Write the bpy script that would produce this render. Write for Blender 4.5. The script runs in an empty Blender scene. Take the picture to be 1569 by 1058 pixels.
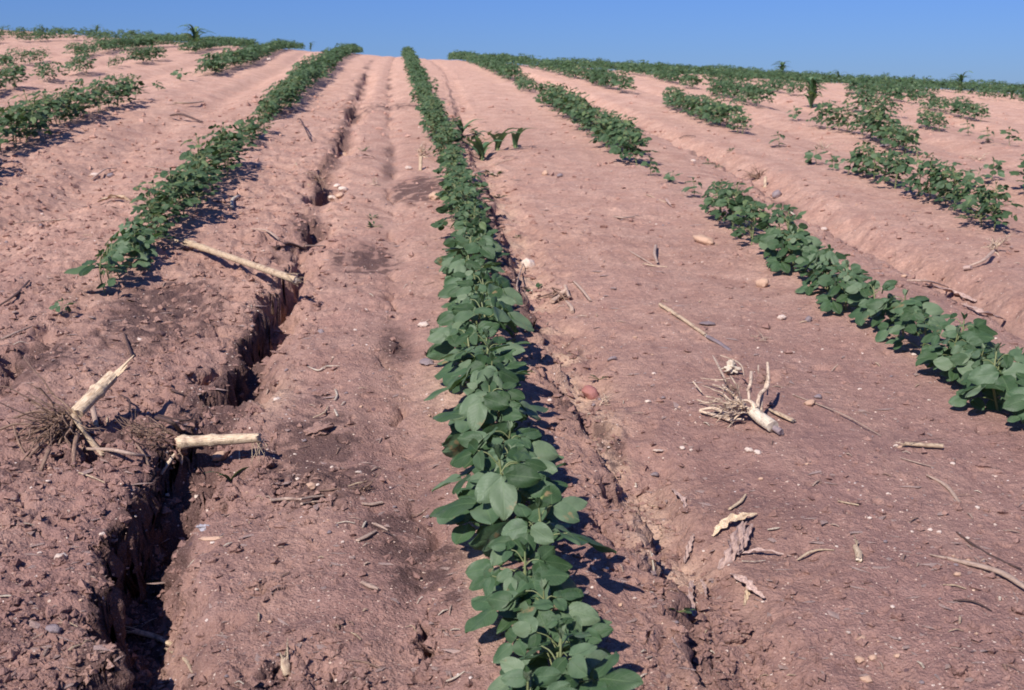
import bpy, math, random
import numpy as np
from mathutils import Vector, Matrix, Quaternion
sc = bpy.context.scene
R = math.radians
# ------------------------------------------------------------------ camera
F = 1830.0; IW, IH = 1569.0, 1058.0
CH, YAW, PIT = 0.7931, 0.08941, 0.18642          # height above soil, turn to the right, tilt down
cam = bpy.data.cameras.new('camera'); co = bpy.data.objects.new('camera', cam)
sc.collection.objects.link(co); sc.camera = co
cam.sensor_width = 36; cam.lens = F / IW * 36; cam.clip_start = .02; cam.clip_end = 2000
cam.dof.use_dof = True; cam.dof.focus_distance = 2.1; cam.dof.aperture_fstop = 16
co.location = (0, 0, CH); co.rotation_euler = (math.pi/2 - PIT, 0, -YAW)
sc.render.resolution_x = 1024; sc.render.resolution_y = 690
sc.cycles.filter_width = 1.8
# ------------------------------------------------------------------ light
_c = (.50, -.76, 1.0)
_f = Vector((math.sin(YAW)*math.cos(PIT), math.cos(YAW)*math.cos(PIT), -math.sin(PIT)))
_r = Vector((math.cos(YAW), -math.sin(YAW), 0)); _u = _r.cross(_f)
LD = (_r*_c[0] + _u*_c[1] + _f*_c[2]).normalized()   # direction the light travels
sun = bpy.data.lights.new('sun', 'SUN'); sun.energy = 5.0; sun.angle = R(.5); sun.color = (1.0, .955, .90)
so = bpy.data.objects.new('sun', sun); sc.collection.objects.link(so); so.location = (-3, -3, 8)
so.rotation_euler = LD.to_track_quat('-Z', 'Y').to_euler()
w = bpy.data.worlds.new('World'); sc.world = w; w.use_nodes = True
nt = w.node_tree; nt.nodes.clear()
sky = nt.nodes.new('ShaderNodeTexSky'); sky.sky_type = 'NISHITA'; sky.sun_disc = False
sky.sun_elevation = math.asin(-LD.z); sky.sun_rotation = math.atan2(-LD.x, -LD.y)
sky.altitude = 0; sky.air_density = 1.25; sky.dust_density = .3; sky.ozone_density = 3.5
bg = nt.nodes.new('ShaderNodeBackground'); bg.inputs[1].default_value = .062
wo = nt.nodes.new('ShaderNodeOutputWorld')
tint = nt.nodes.new('ShaderNodeMix'); tint.data_type = 'RGBA'; tint.blend_type = 'MULTIPLY'; tint.inputs[0].default_value = 1
tint.inputs[7].default_value = (.40, .635, 1.38, 1); nt.links.new(sky.outputs[0], tint.inputs[6]); nt.links.new(tint.outputs[2], bg.inputs[0]); nt.links.new(bg.outputs[0], wo.inputs[0])
sc.view_settings.view_transform = 'Standard'; sc.view_settings.look = 'None'
sc.view_settings.exposure = 0.34; sc.view_settings.gamma = 1

random.seed(7); rng = np.random.default_rng(7)
COL = sc.collection
# ------------------------------------------------------------------ noise
_ang = np.random.default_rng(3).random((8, 256, 256)) * 2*np.pi
_G = (np.cos(_ang), np.sin(_ang)); _RND = np.random.default_rng(5).random((8, 4, 256, 256))
def pn(x, y, s=0):
    s = s % 8; xi = np.floor(x).astype(np.int64); yi = np.floor(y).astype(np.int64)
    fx = x - xi; fy = y - yi
    u = fx*fx*fx*(fx*(fx*6-15)+10); v = fy*fy*fy*(fy*(fy*6-15)+10)
    gx, gy = _G[0][s], _G[1][s]
    def g(i, j):
        a = (xi+i) & 255; b = (yi+j) & 255
        return gx[a, b]*(fx-i) + gy[a, b]*(fy-j)
    a = g(0, 0)*(1-u) + g(1, 0)*u; b = g(0, 1)*(1-u) + g(1, 1)*u
    return (a*(1-v) + b*v) * 1.5
def fbm(x, y, sc_, n=3, s=0):
    t = 0; a = 1.
    for i in range(n):
        t = t + a*pn(x/sc_*2**i + 17.3*i, y/sc_*2**i + 9.1*i, s+i); a *= .5
    return t
def lumps(x, y, cell, prob, s=0, rmin=.2, rmax=.5):
    X, Y = x/cell, y/cell; xi = np.floor(X).astype(np.int64); yi = np.floor(Y).astype(np.int64)
    h = np.zeros_like(X); T = _RND[s % 8]
    for i in (-1, 0, 1):
        for j in (-1, 0, 1):
            a = (xi+i) & 255; b = (yi+j) & 255
            cx = xi+i+.2+.6*T[0][a, b]; cy = yi+j+.2+.6*T[1][a, b]
            r = rmin+(rmax-rmin)*T[2][a, b]**2; on = T[3][a, b] < prob
            d2 = ((X-cx)**2+(Y-cy)**2)/(r*r)
            h = np.maximum(h, np.where(on & (d2 < 1), r*np.sqrt(np.clip(1-d2, 0, 1)), 0))
    return h*cell
def sstep(a, b, x):
    t = np.clip((x-a)/(b-a), 0, 1); return t*t*(3-2*t)
# ------------------------------------------------------------------ hill
T_, C_, X0, K2, S0 = .02271, .0019358, .17843, .12527, math.tan(R(6))
def base(x, y):
    yc = np.minimum(y, 55.); xx = np.clip(x, -60, 60)
    z = -T_*(xx-X0) + S0*y - C_*yc*yc/2 - C_*55*(y-yc) - K2*.01*xx*np.minimum(y, 40.)
    return z
def cast(px, py, fn, h=0.):
    "point where the ray of a photo pixel meets the surface fn raised by h"
    px = np.atleast_1d(np.asarray(px, float)); py = np.atleast_1d(np.asarray(py, float))
    h = np.broadcast_to(np.asarray(h, float), px.shape)
    dc = np.stack([(px-IW/2)/F, -(py-IH/2)/F, np.ones_like(px)], 1)
    D = dc[:, :1]*np.array(_r)+dc[:, 1:2]*np.array(_u)+dc[:, 2:3]*np.array(_f)
    ts = np.exp(np.linspace(math.log(.5), math.log(60), 500))
    P = D[:, None, :]*ts[None, :, None]; P[:, :, 2] += CH
    g = P[:, :, 2]-fn(P[:, :, 0], P[:, :, 1])-h[:, None]
    hit = g < 0; i = np.where(hit.any(1), hit.argmax(1), np.argmin(np.abs(g), 1)); i = np.clip(i, 1, 499)
    lo, hi = ts[i-1].copy(), ts[i].copy()
    for _ in range(18):
        m = (lo+hi)/2; Q = D*m[:, None]; Q[:, 2] += CH
        b = Q[:, 2]-fn(Q[:, 0], Q[:, 1])-h < 0
        hi = np.where(b, m, hi); lo = np.where(b, lo, m)
    Q = D*((lo+hi)/2)[:, None]; Q[:, 2] += CH
    return Q
def path(pts, fn=base, h=0.):
    a = np.array(pts, float); Q = cast(a[:, 0], a[:, 1], fn, h); o = np.argsort(Q[:, 1])
    return Q[o, 0], Q[o, 1]
# crop rows: (photo x, photo y, plant size) along each row, broken where the row has gaps
ROWS = {
 0: [[(842, 1110, .70), (838, 1020, .74), (826, 940, .77), (796, 800, .84), (763, 680, .88), (745, 580, .92), (728, 470, .88), (722, 370, .84), (705, 300, .84),
      (685, 230, .9), (655, 160, .9), (635, 110, .9), (625, 84, .9)]],
 -1: [[(163, 420, .62), (180, 395, .7), (230, 345, .78), (290, 290, .86), (350, 235, .9)], [(372, 212, .6), (400, 188, .6)], [(412, 170, .85), (460, 130, .9), (500, 100, .9), (540, 78, .9)]],
 1: [[(1640, 655, .9), (1560, 600, .88), (1480, 550, .82), (1410, 512, .68), (1350, 475, .88), (1280, 425, .72), (1200, 370, .82), (1150, 340, .85), (1090, 308, .7)], [(975, 235, 1.0), (955, 220, 1.0), (890, 180, .95), (835, 146, .85)],
     [(815, 134, .6), (795, 124, .6)], [(785, 118, .9), (740, 98, .9), (708, 88, .9)]],
 -2: [[(-90, 262, 1.0), (20, 205, 1.0), (90, 175, 1.0), (212, 142, 1.)], [(314, 107, 1.0), (380, 90, .95), (440, 71, .95)]],
 2: [[(1525, 332, .8), (1430, 287, .95), (1350, 262, .9), (1325, 252, .8)], [(1135, 193, .75), (1113, 184, .9), (1060, 166, .95), (1024, 153, .85)], [(955, 134, .9), (900, 118, .9), (820, 100, .9), (770, 92, .9)]],
 -3: [[(-40, 136, .9), (30, 122, .9)], [(60, 115, .8), (75, 113, .9)], [(116, 106, .9), (130, 103, .9)], [(172, 96, .6), (185, 94, .6)], [(205, 91, .9), (240, 84, .9)], [(285, 76, .9), (330, 69, .7)], [(345, 65, .8), (388, 62, .8)]],
 3: [[(1650, 300, 1.), (1552, 264, 1.)], [(1390, 222, .9), (1330, 198, 1.0), (1262, 184, 1.)], [(1173, 158, .9), (1100, 137, .95)], [(1065, 130, .9), (1000, 113, .9), (900, 98, .9)]],
 4: [[(1440, 190, .8), (1420, 184, .9)], [(1382, 172, .9), (1305, 160, .95)], [(1222, 139, .8), (1175, 131, .8)], [(1156, 126, .9), (1085, 115, .9)], [(1050, 112, .9), (980, 104, .9)]],
 5: [[(1500, 176, .8), (1416, 157, .9)], [(1395, 150, .9), (1310, 136, .9)], [(1260, 128, .8), (1100, 112, .9)]],
 -4: [[(-20, 100, .8), (12, 95, .8)], [(20, 91, .7), (66, 86, .8)], [(108, 81, .8), (140, 77, .8)], [(170, 72, .6), (230, 67, .8)]],
}
SINGLE = [(97, 458, .22, -1, 'tiny wilted soybean seedling standing alone on bare soil below the left row'),
 (277, 119, .6, -2, 'small soybean plant in the gap of the second row to the left'),
 (243, 133, .45, -2, 'thin soybean plant straggling from the end of the dense clump in the second left row'),
 (998, 258, .42, 1, 'sparse seedling just below the dense end of the right row'),
 (1032, 267, .3, 1, 'lone tiny sprout in the gap of the right row'),
 (1064, 288, .45, 1, 'small soybean seedling at the top end of the near right row'),
 (1194, 218, .5, 2, 'lone small soybean plant on bare soil between two clumps of the second right row'),
 (1252, 240, .5, 2, 'small brownish soybean seedling beside the straw tuft in the second right row'),
 (1275, 250, .42, 2, 'thin soybean seedling just right of the brownish one in the second right row'),
 (1300, 256, .6, 2, 'small soybean plant leading the long clump of the second right row'),
 (1215, 177, .6, 3, 'small plant at the foot of the tall corn plant on the right'),
 (1429, 243, .35, 3, 'pale small weed on bare soil near the right edge, below the third row clump'),
 (1497, 264, .55, 3, 'small soybean plant before the clump cut by the right edge'),
 (1520, 262, .6, 3, 'second small soybean plant before the clump cut by the right edge'),
 (1484, 198, .6, 4, 'soybean plant standing apart near the right edge, farthest left of three'),
 (1514, 211, .55, 4, 'soybean plant standing apart near the right edge, middle of three'),
 (1548, 213, .65, 4, 'soybean plant standing apart near the right edge, last of three')]
ROWC = {}
for k, segs in ROWS.items():
    xs, ys = path([(a, b) for s in segs for a, b, c in s], base, .07); ROWC[k] = (xs, ys)
def rowx(k, y):
    if k in ROWC:
        xs, ys = ROWC[k]; d = xs-(X0+k); return X0+k+np.interp(y, ys, d)
    return X0+k+0*y
# gullies: the lip of each wash-out, traced on the ground
GL = path([(118, 1120), (128, 1058), (148, 970), (150, 880), (172, 800), (205, 752), (228, 730), (258, 692), (318, 630), (340, 570), (362, 525), (395, 480), (415, 440), (446, 398), (468, 350), (480, 300), (505, 240), (530, 180), (547, 140), (565, 96)])
GR = path([(1105, 1120), (1075, 1040), (1050, 945), (1030, 890), (985, 830), (940, 745), (905, 672), (862, 600), (832, 530), (800, 470), (775, 400), (757, 330), (737, 275), (712, 220), (695, 160), (680, 112)])
GQ = path([(1640, 520), (1560, 490), (1470, 445), (1395, 405), (1290, 355), (1200, 300), (1150, 268), (1080, 232), (1000, 200), (900, 152), (800, 112)])
GM = path([(668, 1100), (660, 1050), (650, 940), (655, 860), (650, 790), (630, 700), (612, 560), (600, 400), (600, 250), (595, 120)])
GK = path([(-30, 620), (20, 575), (60, 530), (120, 480), (180, 430)])
def gx(G, y): return np.interp(y, G[1], G[0])
def P0(px, py): q = cast([px], [py], base)[0]; return q[0], q[1]
PITS = [(P0(128, 690), .032, .055, .035), (P0(300, 730), .055, .07, .05), (P0(345, 700), .05, .06, .045), (P0(452, 382), .05, .05, .05), (P0(20, 560), .04, .035, .06), (P0(490, 268), .05, .05, .12),
        (P0(488, 300), .04, .05, .10), (P0(240, 640), .03, .03, .04), (P0(620, 445), .01, .012, .02), (P0(655, 965), .010, .03, .05), (P0(905, 640), .03, .02, .04), (P0(1185, 578), .02, .012, .03),
        (P0(475, 740), .05, .014, .06), (P0(450, 1030), .06, .02, .04), (P0(404, 890), .022, .02, .016), (P0(690, 640), .02, .012, .02), (P0(1180, 300), .05, .03, .1), (P0(1130, 950), .02, .01, .04)]
def rough(x, y):
    "how broken the soil is: banks of the gullies and the left part of the field"
    a = np.exp(-((x-gx(GL, y)+.10)/.20)**2)*.9; b = np.exp(-((x-gx(GR, y)-.02)/.09)**2)*.8
    c = sstep(-.55, -.9, x)*.55*sstep(1.8, 3, y); d = np.exp(-((x-gx(GQ, y))/.10)**2)*.6
    e = sum(np.exp(-(((x-p[0])/(r*1.7))**2+((y-p[1])/(l*1.7))**2))*.8 for p, r, dd, l in PITS)
    f = np.exp(-((x-gx(GL, y)-.06)/.05)**2)*.8
    a = a*(1-.55*sstep(2.0, 1.7, y)); e = e+.30*sstep(2.6, 4.2, y)
    return np.clip(a+b+c+d+e+f + .22*fbm(x, y, .5, 2, 4), .03, 1.15)
def H(x, y):
    x = np.asarray(x, float); y = np.asarray(y, float)
    z = base(x, y); ya = np.abs(y)
    fade = lambda sc_: np.clip(sc_/(.0012+.0011*np.maximum(ya-1, 0)**1.6+.0006*ya)/2.2-.4, 0, 1)
    rg = rough(x, y)
    for k in range(-9, 12):       # low ridges carrying the rows, shallow furrows between
        d = x-rowx(k, y); z = z+.016*np.exp(-(d/.13)**2)
        if k not in (-1, 0): z = z-.034*np.exp(-((d-.5)/.12)**2)*(1+.5*pn(x*.3, y*.7, 2))
    wx = x+.034*fbm(x, y, .11, 2, 1)+.012*pn(x/.045, y/.045, 2)
    # left gully
    D = np.interp(y, [.5, 1.6, 1.85, 1.97, 2.1, 2.4, 3.2, 5, 8, 15, 28], [.185, .185, .16, .09, .14, .13, .11, .085, .07, .055, .03])*(.80-.12*sstep(1.8, 2.4, y)+1.2*pn(y/(.07+.03*y), y*0+3.3, 3)*np.clip((y-1.5)*1.5, 0, 1)+.2*pn(y/.4, y*0+1.1, 5))
    D = np.maximum(D, .012)
    Wd = np.interp(y, [.5, 1.5, 2.0, 3, 6, 12], [1.15, 1.05, .8, .75, .85, 1.1]); d = (wx-gx(GL, y))/Wd
    z = z-D*(sstep(-.004, .020, d)*(1-.84*sstep(.05, .16, d)-.16*sstep(.16, .42, d)))-.012*np.exp(-np.clip(-d, 0, 1)/.03)*(d < 0)
    z = z-.5*D*np.exp(-((d+.06)/.035)**2)*sstep(.25, .6, pn(x/.09, y/.16, 6))*sstep(1.4, 2.2, y)   # cracks and slumps behind the lip
    # wash-out right of the middle row
    D = np.interp(y, [.5, 1.7, 3, 5, 9, 14], [.07, .062, .05, .045, .04, .025])*(.85+.35*pn(y/.22, y*0+7.7, 4))
    d = wx-gx(GR, y)
    z = z-D*(sstep(-.006, .010, d)*(1-.6*sstep(.07, .16, d)-.4*sstep(.16, .36, d)))
    z = z-.35*D*np.exp(-((d+.045+.02*pn(y/.1, y*0, 3))/.010)**2)*sstep(-.1, .4, pn(x/.07, y/.2, 5))
    d = (wx-gx(GQ, y)); z = z-.05*(sstep(-.03, .015, d)*(1-sstep(.05, .2, d)))
    d = (wx-gx(GM, y)); z = z-.016*np.exp(-(d/.06)**2)-.018*np.exp(-(d/.012)**2)*sstep(-.1, .4, pn(x/.2, y/.17, 1))
    d = (wx-gx(GK, y)); z = z-.028*np.exp(-(d/.028)**2)*sstep(1.6, 2, y)*sstep(3.2, 2.7, y)
    for p, r, dd, l in PITS:
        q = np.sqrt(((wx-p[0])/r)**2+((y-p[1])/l)**2); z = z-dd*(1-sstep(.55, 1.15, q+.25*pn(x/.03, y/.03, 4)))
    z = z+.010*fbm(x, y, .55, 2, 0)+.008*pn(x/.16, y/.16, 3)*(.5+rg)*fade(.16)
    z = z+.009*pn(x/.062, y/.062, 5)*(rg+.22)*fade(.06)+.0055*pn(x/.026+.5, y/.026, 6)*(.24+rg)*fade(.026)+.003*(.35-np.abs(pn(x/.013, y/.013, 7)))*(.28+rg)*fade(.011)+.005*(.35-np.abs(pn(x/.034, y/.034, 1)))*(.03+rg)*fade(.03)
    cr = pn(wx/.075, y/.075, 2); z = z-.008*np.exp(-(cr/.04)**2)*sstep(.25, .55, rg+.35*pn(x/.2, y/.2, 7))*fade(.012)
    z = z+.6*lumps(x, y, .11, .45, 1, .1, .36)*np.clip(rg-.25, 0, 1)*fade(.05)
    z = z+.48*lumps(wx, y, .045, .5, 2)*np.clip(rg*.9-.12, 0, 1)*fade(.02)+.45*lumps(x, y, .021, .3, 3)*np.clip(.2+rg, 0, 1)*fade(.01)
    z = z-.45*lumps(wx, y, .033, .16, 5, .15, .4)*fade(.02)-.4*lumps(wx, y, .09, .12, 7, .12, .3)*fade(.03)
    z = z+.6*lumps(x, y, .0105, .42, 6)*fade(.006)+.5*lumps(x, y, .024, .16, 4, .12, .34)*fade(.012)
    return z
# ------------------------------------------------------------------ materials
def mat(name):
    m = bpy.data.materials.new(name); m.use_nodes = True; n = m.node_tree; n.nodes.clear()
    o = n.nodes.new('ShaderNodeOutputMaterial'); b = n.nodes.new('ShaderNodeBsdfPrincipled'); n.links.new(b.outputs[0], o.inputs[0])
    return m, n, b, o
class N:
    def __init__(s, n): s.n = n
    def add(s, t, ins=None, **kw):
        q = s.n.nodes.new('ShaderNode'+t)
        for k, v in kw.items(): setattr(q, k, v)
        for k, v in (ins or {}).items():
            if isinstance(v, bpy.types.NodeSocket): s.n.links.new(v, q.inputs[k])
            else: q.inputs[k].default_value = v
        return q
    def math(s, op, a, b=0., c=0., clamp=False): return s.add('Math', {0: a, 1: b, 2: c}, operation=op, use_clamp=clamp).outputs[0]
    def mix(s, f, a, b, mode='MIX'):
        q = s.add('Mix', data_type='RGBA', blend_type=mode)
        for i, v in ((0, f), (6, a), (7, b)):
            if isinstance(v, bpy.types.NodeSocket): s.n.links.new(v, q.inputs[i])
            else: q.inputs[i].default_value = v if i == 0 else (*v, 1) if len(v) == 3 else v
        return q.outputs[2]
    def noise(s, v, scale, det=3, rough=.5): return s.add('TexNoise', {'Vector': v, 'Scale': scale, 'Detail': det, 'Roughness': rough}).outputs[0]
    def ramp(s, f, a, b): return s.add('MapRange', {0: f, 1: a, 2: b}, interpolation_type='SMOOTHSTEP').outputs[0]
    def bump(s, h, st, dist, nrm=None):
        d = {'Height': h, 'Strength': st, 'Distance': dist}
        if nrm is not None: d['Normal'] = nrm
        return s.add('Bump', d).outputs[0]
def soil_material(name, field=True):
    m, n, b, o = mat(name); q = N(n); geo = q.add('NewGeometry'); pos = geo.outputs['Position']
    big = q.noise(pos, 1.6, 3); mid = q.noise(pos, 9, 4, .6); fine = q.noise(pos, 70, 5, .65); tiny = q.noise(pos, 420, 3, .6)
    c = q.mix(q.ramp(mid, .3, .7), (.300, .168, .130), (.42, .246, .190))
    c = q.mix(q.ramp(big, .35, .65), c, (.35, .197, .160))
    st_n = q.noise(q.add('Mapping', {0: pos, 3: (7., 1.3, 1.)}).outputs[0], 1., 4, .55); c = q.mix(q.math('MULTIPLY', q.ramp(st_n, .5, .68), .5), c, (.47, .285, .215)); c = q.mix(q.math('MULTIPLY', q.ramp(st_n, .46, .32), .45), c, (.22, .118, .100))
    blot = q.noise(pos, 22, 5, .62); c = q.mix(q.math('MULTIPLY', q.ramp(blot, .50, .68), .42), c, (.165, .095, .092)); c = q.mix(q.math('MULTIPLY', q.ramp(blot, .46, .30), .35), c, (.46, .285, .235))
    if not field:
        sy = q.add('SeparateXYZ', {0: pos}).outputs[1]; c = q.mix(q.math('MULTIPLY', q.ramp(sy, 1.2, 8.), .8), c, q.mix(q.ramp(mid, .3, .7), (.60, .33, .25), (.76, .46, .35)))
    if field:
        dry = q.add('Attribute', attribute_name='dry').outputs['Fac']; damp = q.add('Attribute', attribute_name='damp').outputs['Fac']; sand = q.add('Attribute', attribute_name='sand').outputs['Fac']
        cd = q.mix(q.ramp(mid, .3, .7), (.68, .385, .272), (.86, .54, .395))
        c = q.mix(dry, c, cd)  # paler upslope: drier soil plus painted-in glancing sunlight
        c = q.mix(q.math('MULTIPLY', sand, .92), c, (.66, .44, .31))
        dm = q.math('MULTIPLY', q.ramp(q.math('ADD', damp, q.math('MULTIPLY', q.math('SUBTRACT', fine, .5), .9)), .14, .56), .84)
        c = q.mix(dm, c, (.080, .045, .040))  # moist patches, and the painted shade of the gully wall
    c = q.mix(q.ramp(fine, .35, .70), q.mix(.40, c, (.13, .072, .066)), c)
    c = q.mix(q.math('MULTIPLY', q.ramp(tiny, .52, .80), .5), c, (.58, .40, .34))
    c = q.mix(q.math('MULTIPLY', q.ramp(tiny, .42, .22), .55), c, (.08, .045, .045))
    vo = q.add('TexVoronoi', {'Vector': pos, 'Scale': 130., 'Randomness': 1.}); d = vo.outputs['Distance']; vc = q.add('SeparateColor', {0: vo.outputs['Color']})
    on = q.math('MULTIPLY', q.math('GREATER_THAN', vc.outputs[0], .93), q.math('LESS_THAN', d, q.math('MULTIPLY', vc.outputs[1], .32)))
    c = q.mix(on, c, q.mix(vc.outputs[2], (.68, .50, .38), (.74, .62, .56)))
    vk = q.add('TexVoronoi', {'Vector': pos, 'Scale': 60., 'Randomness': 1.}); kc = q.add('SeparateColor', {0: vk.outputs['Color']})
    on2 = q.math('MULTIPLY', q.math('GREATER_THAN', kc.outputs[0], .94), q.math('LESS_THAN', vk.outputs['Distance'], q.math('MULTIPLY', kc.outputs[1], .3)))
    c = q.mix(q.math('MULTIPLY', on2, .7), c, (.10, .06, .07))
    n.links.new(c, b.inputs['Base Color']); b.inputs['Roughness'].default_value = .93; b.inputs['Specular IOR Level'].default_value = .15
    h = q.math('ADD', q.math('MULTIPLY', fine, .0075), q.math('ADD', q.math('MULTIPLY', tiny, .0034), q.math('MULTIPLY', on, .0012)))
    h = q.math('ADD', h, q.math('MULTIPLY', q.noise(pos, 1300, 2), .0006))
    cb = q.add('TexVoronoi', {'Vector': pos, 'Scale': 210., 'Randomness': 1.}).outputs['Distance']; h = q.math('SUBTRACT', h, q.math('MULTIPLY', cb, .0022))
    n.links.new(q.bump(h, 1., 1.), b.inputs['Normal'])
    return m
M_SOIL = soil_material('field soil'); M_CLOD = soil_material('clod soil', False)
def straw_material(name, c1, c2, dirt=.35, vein=60):
    m, n, b, o = mat(name); q = N(n); uv = q.add('UVMap').outputs[0]; tc = q.add('TexCoord').outputs['Object']
    mp = q.add('Mapping', {0: uv, 3: (vein, 6, 1)}).outputs[0]
    s = q.noise(mp, 1., 3, .6); c = q.mix(q.ramp(s, .3, .7), c1, c2)
    oi = q.add('ObjectInfo').outputs['Random']; c = q.mix(q.math('MULTIPLY', oi, .35), c, tuple(v*.6 for v in c1))
    dn = q.noise(tc, 38, 4, .6); c = q.mix(q.math('MULTIPLY', q.ramp(dn, .5, .75), dirt*1.6), c, (.20, .11, .085))
    c = q.mix(q.math('MULTIPLY', q.ramp(q.noise(tc, 160, 2), .55, .7), dirt), c, (.14, .08, .06))
    n.links.new(c, b.inputs['Base Color']); b.inputs['Roughness'].default_value = .6; b.inputs['Specular IOR Level'].default_value = .3
    n.links.new(q.bump(q.math('MULTIPLY', s, .0014), 1., 1.), b.inputs['Normal']); return m
M_STALK = straw_material('pale corn stalk', (.44, .29, .17), (.80, .64, .45), .5)
M_PITH = straw_material('white pith', (.58, .46, .34), (.84, .73, .58), .42)
M_STRAWG = straw_material('weathered straw', (.38, .26, .20), (.62, .45, .34), .35)
M_ROOT = straw_material('dirty roots', (.15, .085, .06), (.46, .30, .21), .5, 20)
M_ROOTP = straw_material('pale roots', (.50, .35, .24), (.80, .64, .48), .6, 20)
M_DRK = straw_material('dark rotten straw', (.06, .035, .03), (.15, .09, .07), .3)
M_HUSK = straw_material('dry husk', (.36, .24, .20), (.58, .41, .34), .3, 26)
def stone_material(name, c1, c2, rough_=.6):
    m, n, b, o = mat(name); q = N(n); tc = q.add('TexCoord').outputs['Object']
    c = q.mix(q.ramp(q.noise(tc, 30, 4), .3, .7), c1, c2); oi = q.add('ObjectInfo').outputs['Random']
    c = q.mix(q.math('MULTIPLY', oi, .4), c, tuple(v*.65 for v in c2)); c = q.mix(q.math('MULTIPLY', q.ramp(q.noise(tc, 120, 3), .5, .75), .5), c, (.28, .16, .13))
    n.links.new(c, b.inputs['Base Color']); b.inputs['Roughness'].default_value = rough_
    n.links.new(q.bump(q.noise(tc, 200, 3), .5, .002), b.inputs['Normal']); return m
M_WHITE = stone_material('pale stone', (.78, .64, .54), (.66, .50, .40)); M_TAN = stone_material('tan stone', (.62, .40, .26), (.50, .31, .22), .8)
M_GREY = stone_material('grey stone', (.30, .23, .23), (.18, .14, .145)); M_RED = stone_material('red stone', (.42, .17, .14), (.30, .12, .10))
M_FOIL = stone_material('crumpled pale film', (.60, .58, .62), (.40, .36, .38), .3)
def leaf_material(name, c1, c2, grass=False, yel=.75):
    m, n, b, o = mat(name); q = N(n); uvn = q.add('UVMap').outputs[0]; s = q.add('SeparateXYZ', {0: uvn}); pos = q.add('NewGeometry').outputs['Position']
    oi = q.add('ObjectInfo').outputs['Random']; tc = q.add('TexCoord').outputs['Object']
    pa = q.noise(tc, 14, 2); c = q.mix(q.ramp(pa, .35, .68), c1, c2)
    c = q.mix(q.math('MULTIPLY', oi, .3), c, tuple(v*.72 for v in c1)); isl = q.add('NewGeometry').outputs['Random Per Island']
    c = q.mix(q.ramp(isl, .55, 0.), c, (c1[0]*.55, c1[1]*.60, c1[2]*.45)); c = q.mix(q.ramp(isl, .7, .93), c, (c2[0]*1.35, c2[1]*1.2, c2[2]*1.25)); c = q.mix(q.math('MULTIPLY', q.math('GREATER_THAN', isl, .955), yel), c, (.20, .24, .055))
    v = s.outputs[1]; u = s.outputs[0]; av = q.math('ABSOLUTE', q.math('SUBTRACT', v, .5))
    if grass:
        st = q.math('SINE', q.math('MULTIPLY', v, 60.)); vein = q.math('MULTIPLY', q.ramp(av, .06, .0), 1.); bh = q.math('MULTIPLY', st, .0002)
    else:
        mid = q.ramp(av, .035, .008)
        ph = q.math('MULTIPLY', q.math('SUBTRACT', u, q.math('MULTIPLY', av, .75)), 7.5*2*math.pi)
        sv = q.math('COSINE', ph); side = q.ramp(sv, .88, 1.0)
        vein = q.math('MAXIMUM', mid, q.math('MULTIPLY', side, .55)); bh = q.math('SUBTRACT', q.math('MULTIPLY', q.math('SUBTRACT', 1., q.math('MULTIPLY', sv, sv)), .00014), q.math('MULTIPLY', vein, .0003))
    c = q.mix(q.math('MULTIPLY', vein, .34), c, (.15, .22, .10))
    bl = q.ramp(q.noise(tc, 19, 5, .6), .635, .70)
    c = q.mix(q.math('MULTIPLY', bl, .8), c, (.30, .20, .10))
    du = q.ramp(q.noise(tc, 45, 4, .7), .5, .9); c = q.mix(q.math('MULTIPLY', du, .35), c, (.20, .20, .17))
    n.links.new(c, b.inputs['Base Color']); b.inputs['Roughness'].default_value = .5; b.inputs['Specular IOR Level'].default_value = .28
    nrm = q.bump(bh, .8, 1.); nrm = q.bump(q.noise(tc, 150, 3), .35, .002, nrm); n.links.new(nrm, b.inputs['Normal'])
    tr = q.add('BsdfTranslucent', {'Color': q.mix(.5, c, (.16, .30, .05)), 'Normal': nrm}); mx = q.add('MixShader', {0: .26, 1: b.outputs[0], 2: tr.outputs[0]})
    n.links.new(mx.outputs[0], o.inputs[0]); return m
M_LEAF = leaf_material('soybean leaf', (.060, .114, .052), (.138, .200, .112))
M_LEAFD = leaf_material('dull soybean leaf', (.040, .082, .036), (.075, .130, .060), False, .25)
M_GRASS = leaf_material('grass blade', (.085, .17, .08), (.13, .22, .11), True)
m, n_, b_, o_ = mat('green stem'); M_STEM = m; b_.inputs['Roughness'].default_value = .55
q_ = N(n_); n_.links.new(q_.mix(q_.noise(q_.add('TexCoord').outputs['Object'], 30, 2), (.10, .16, .05), (.24, .22, .10)), b_.inputs['Base Color'])
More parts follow.
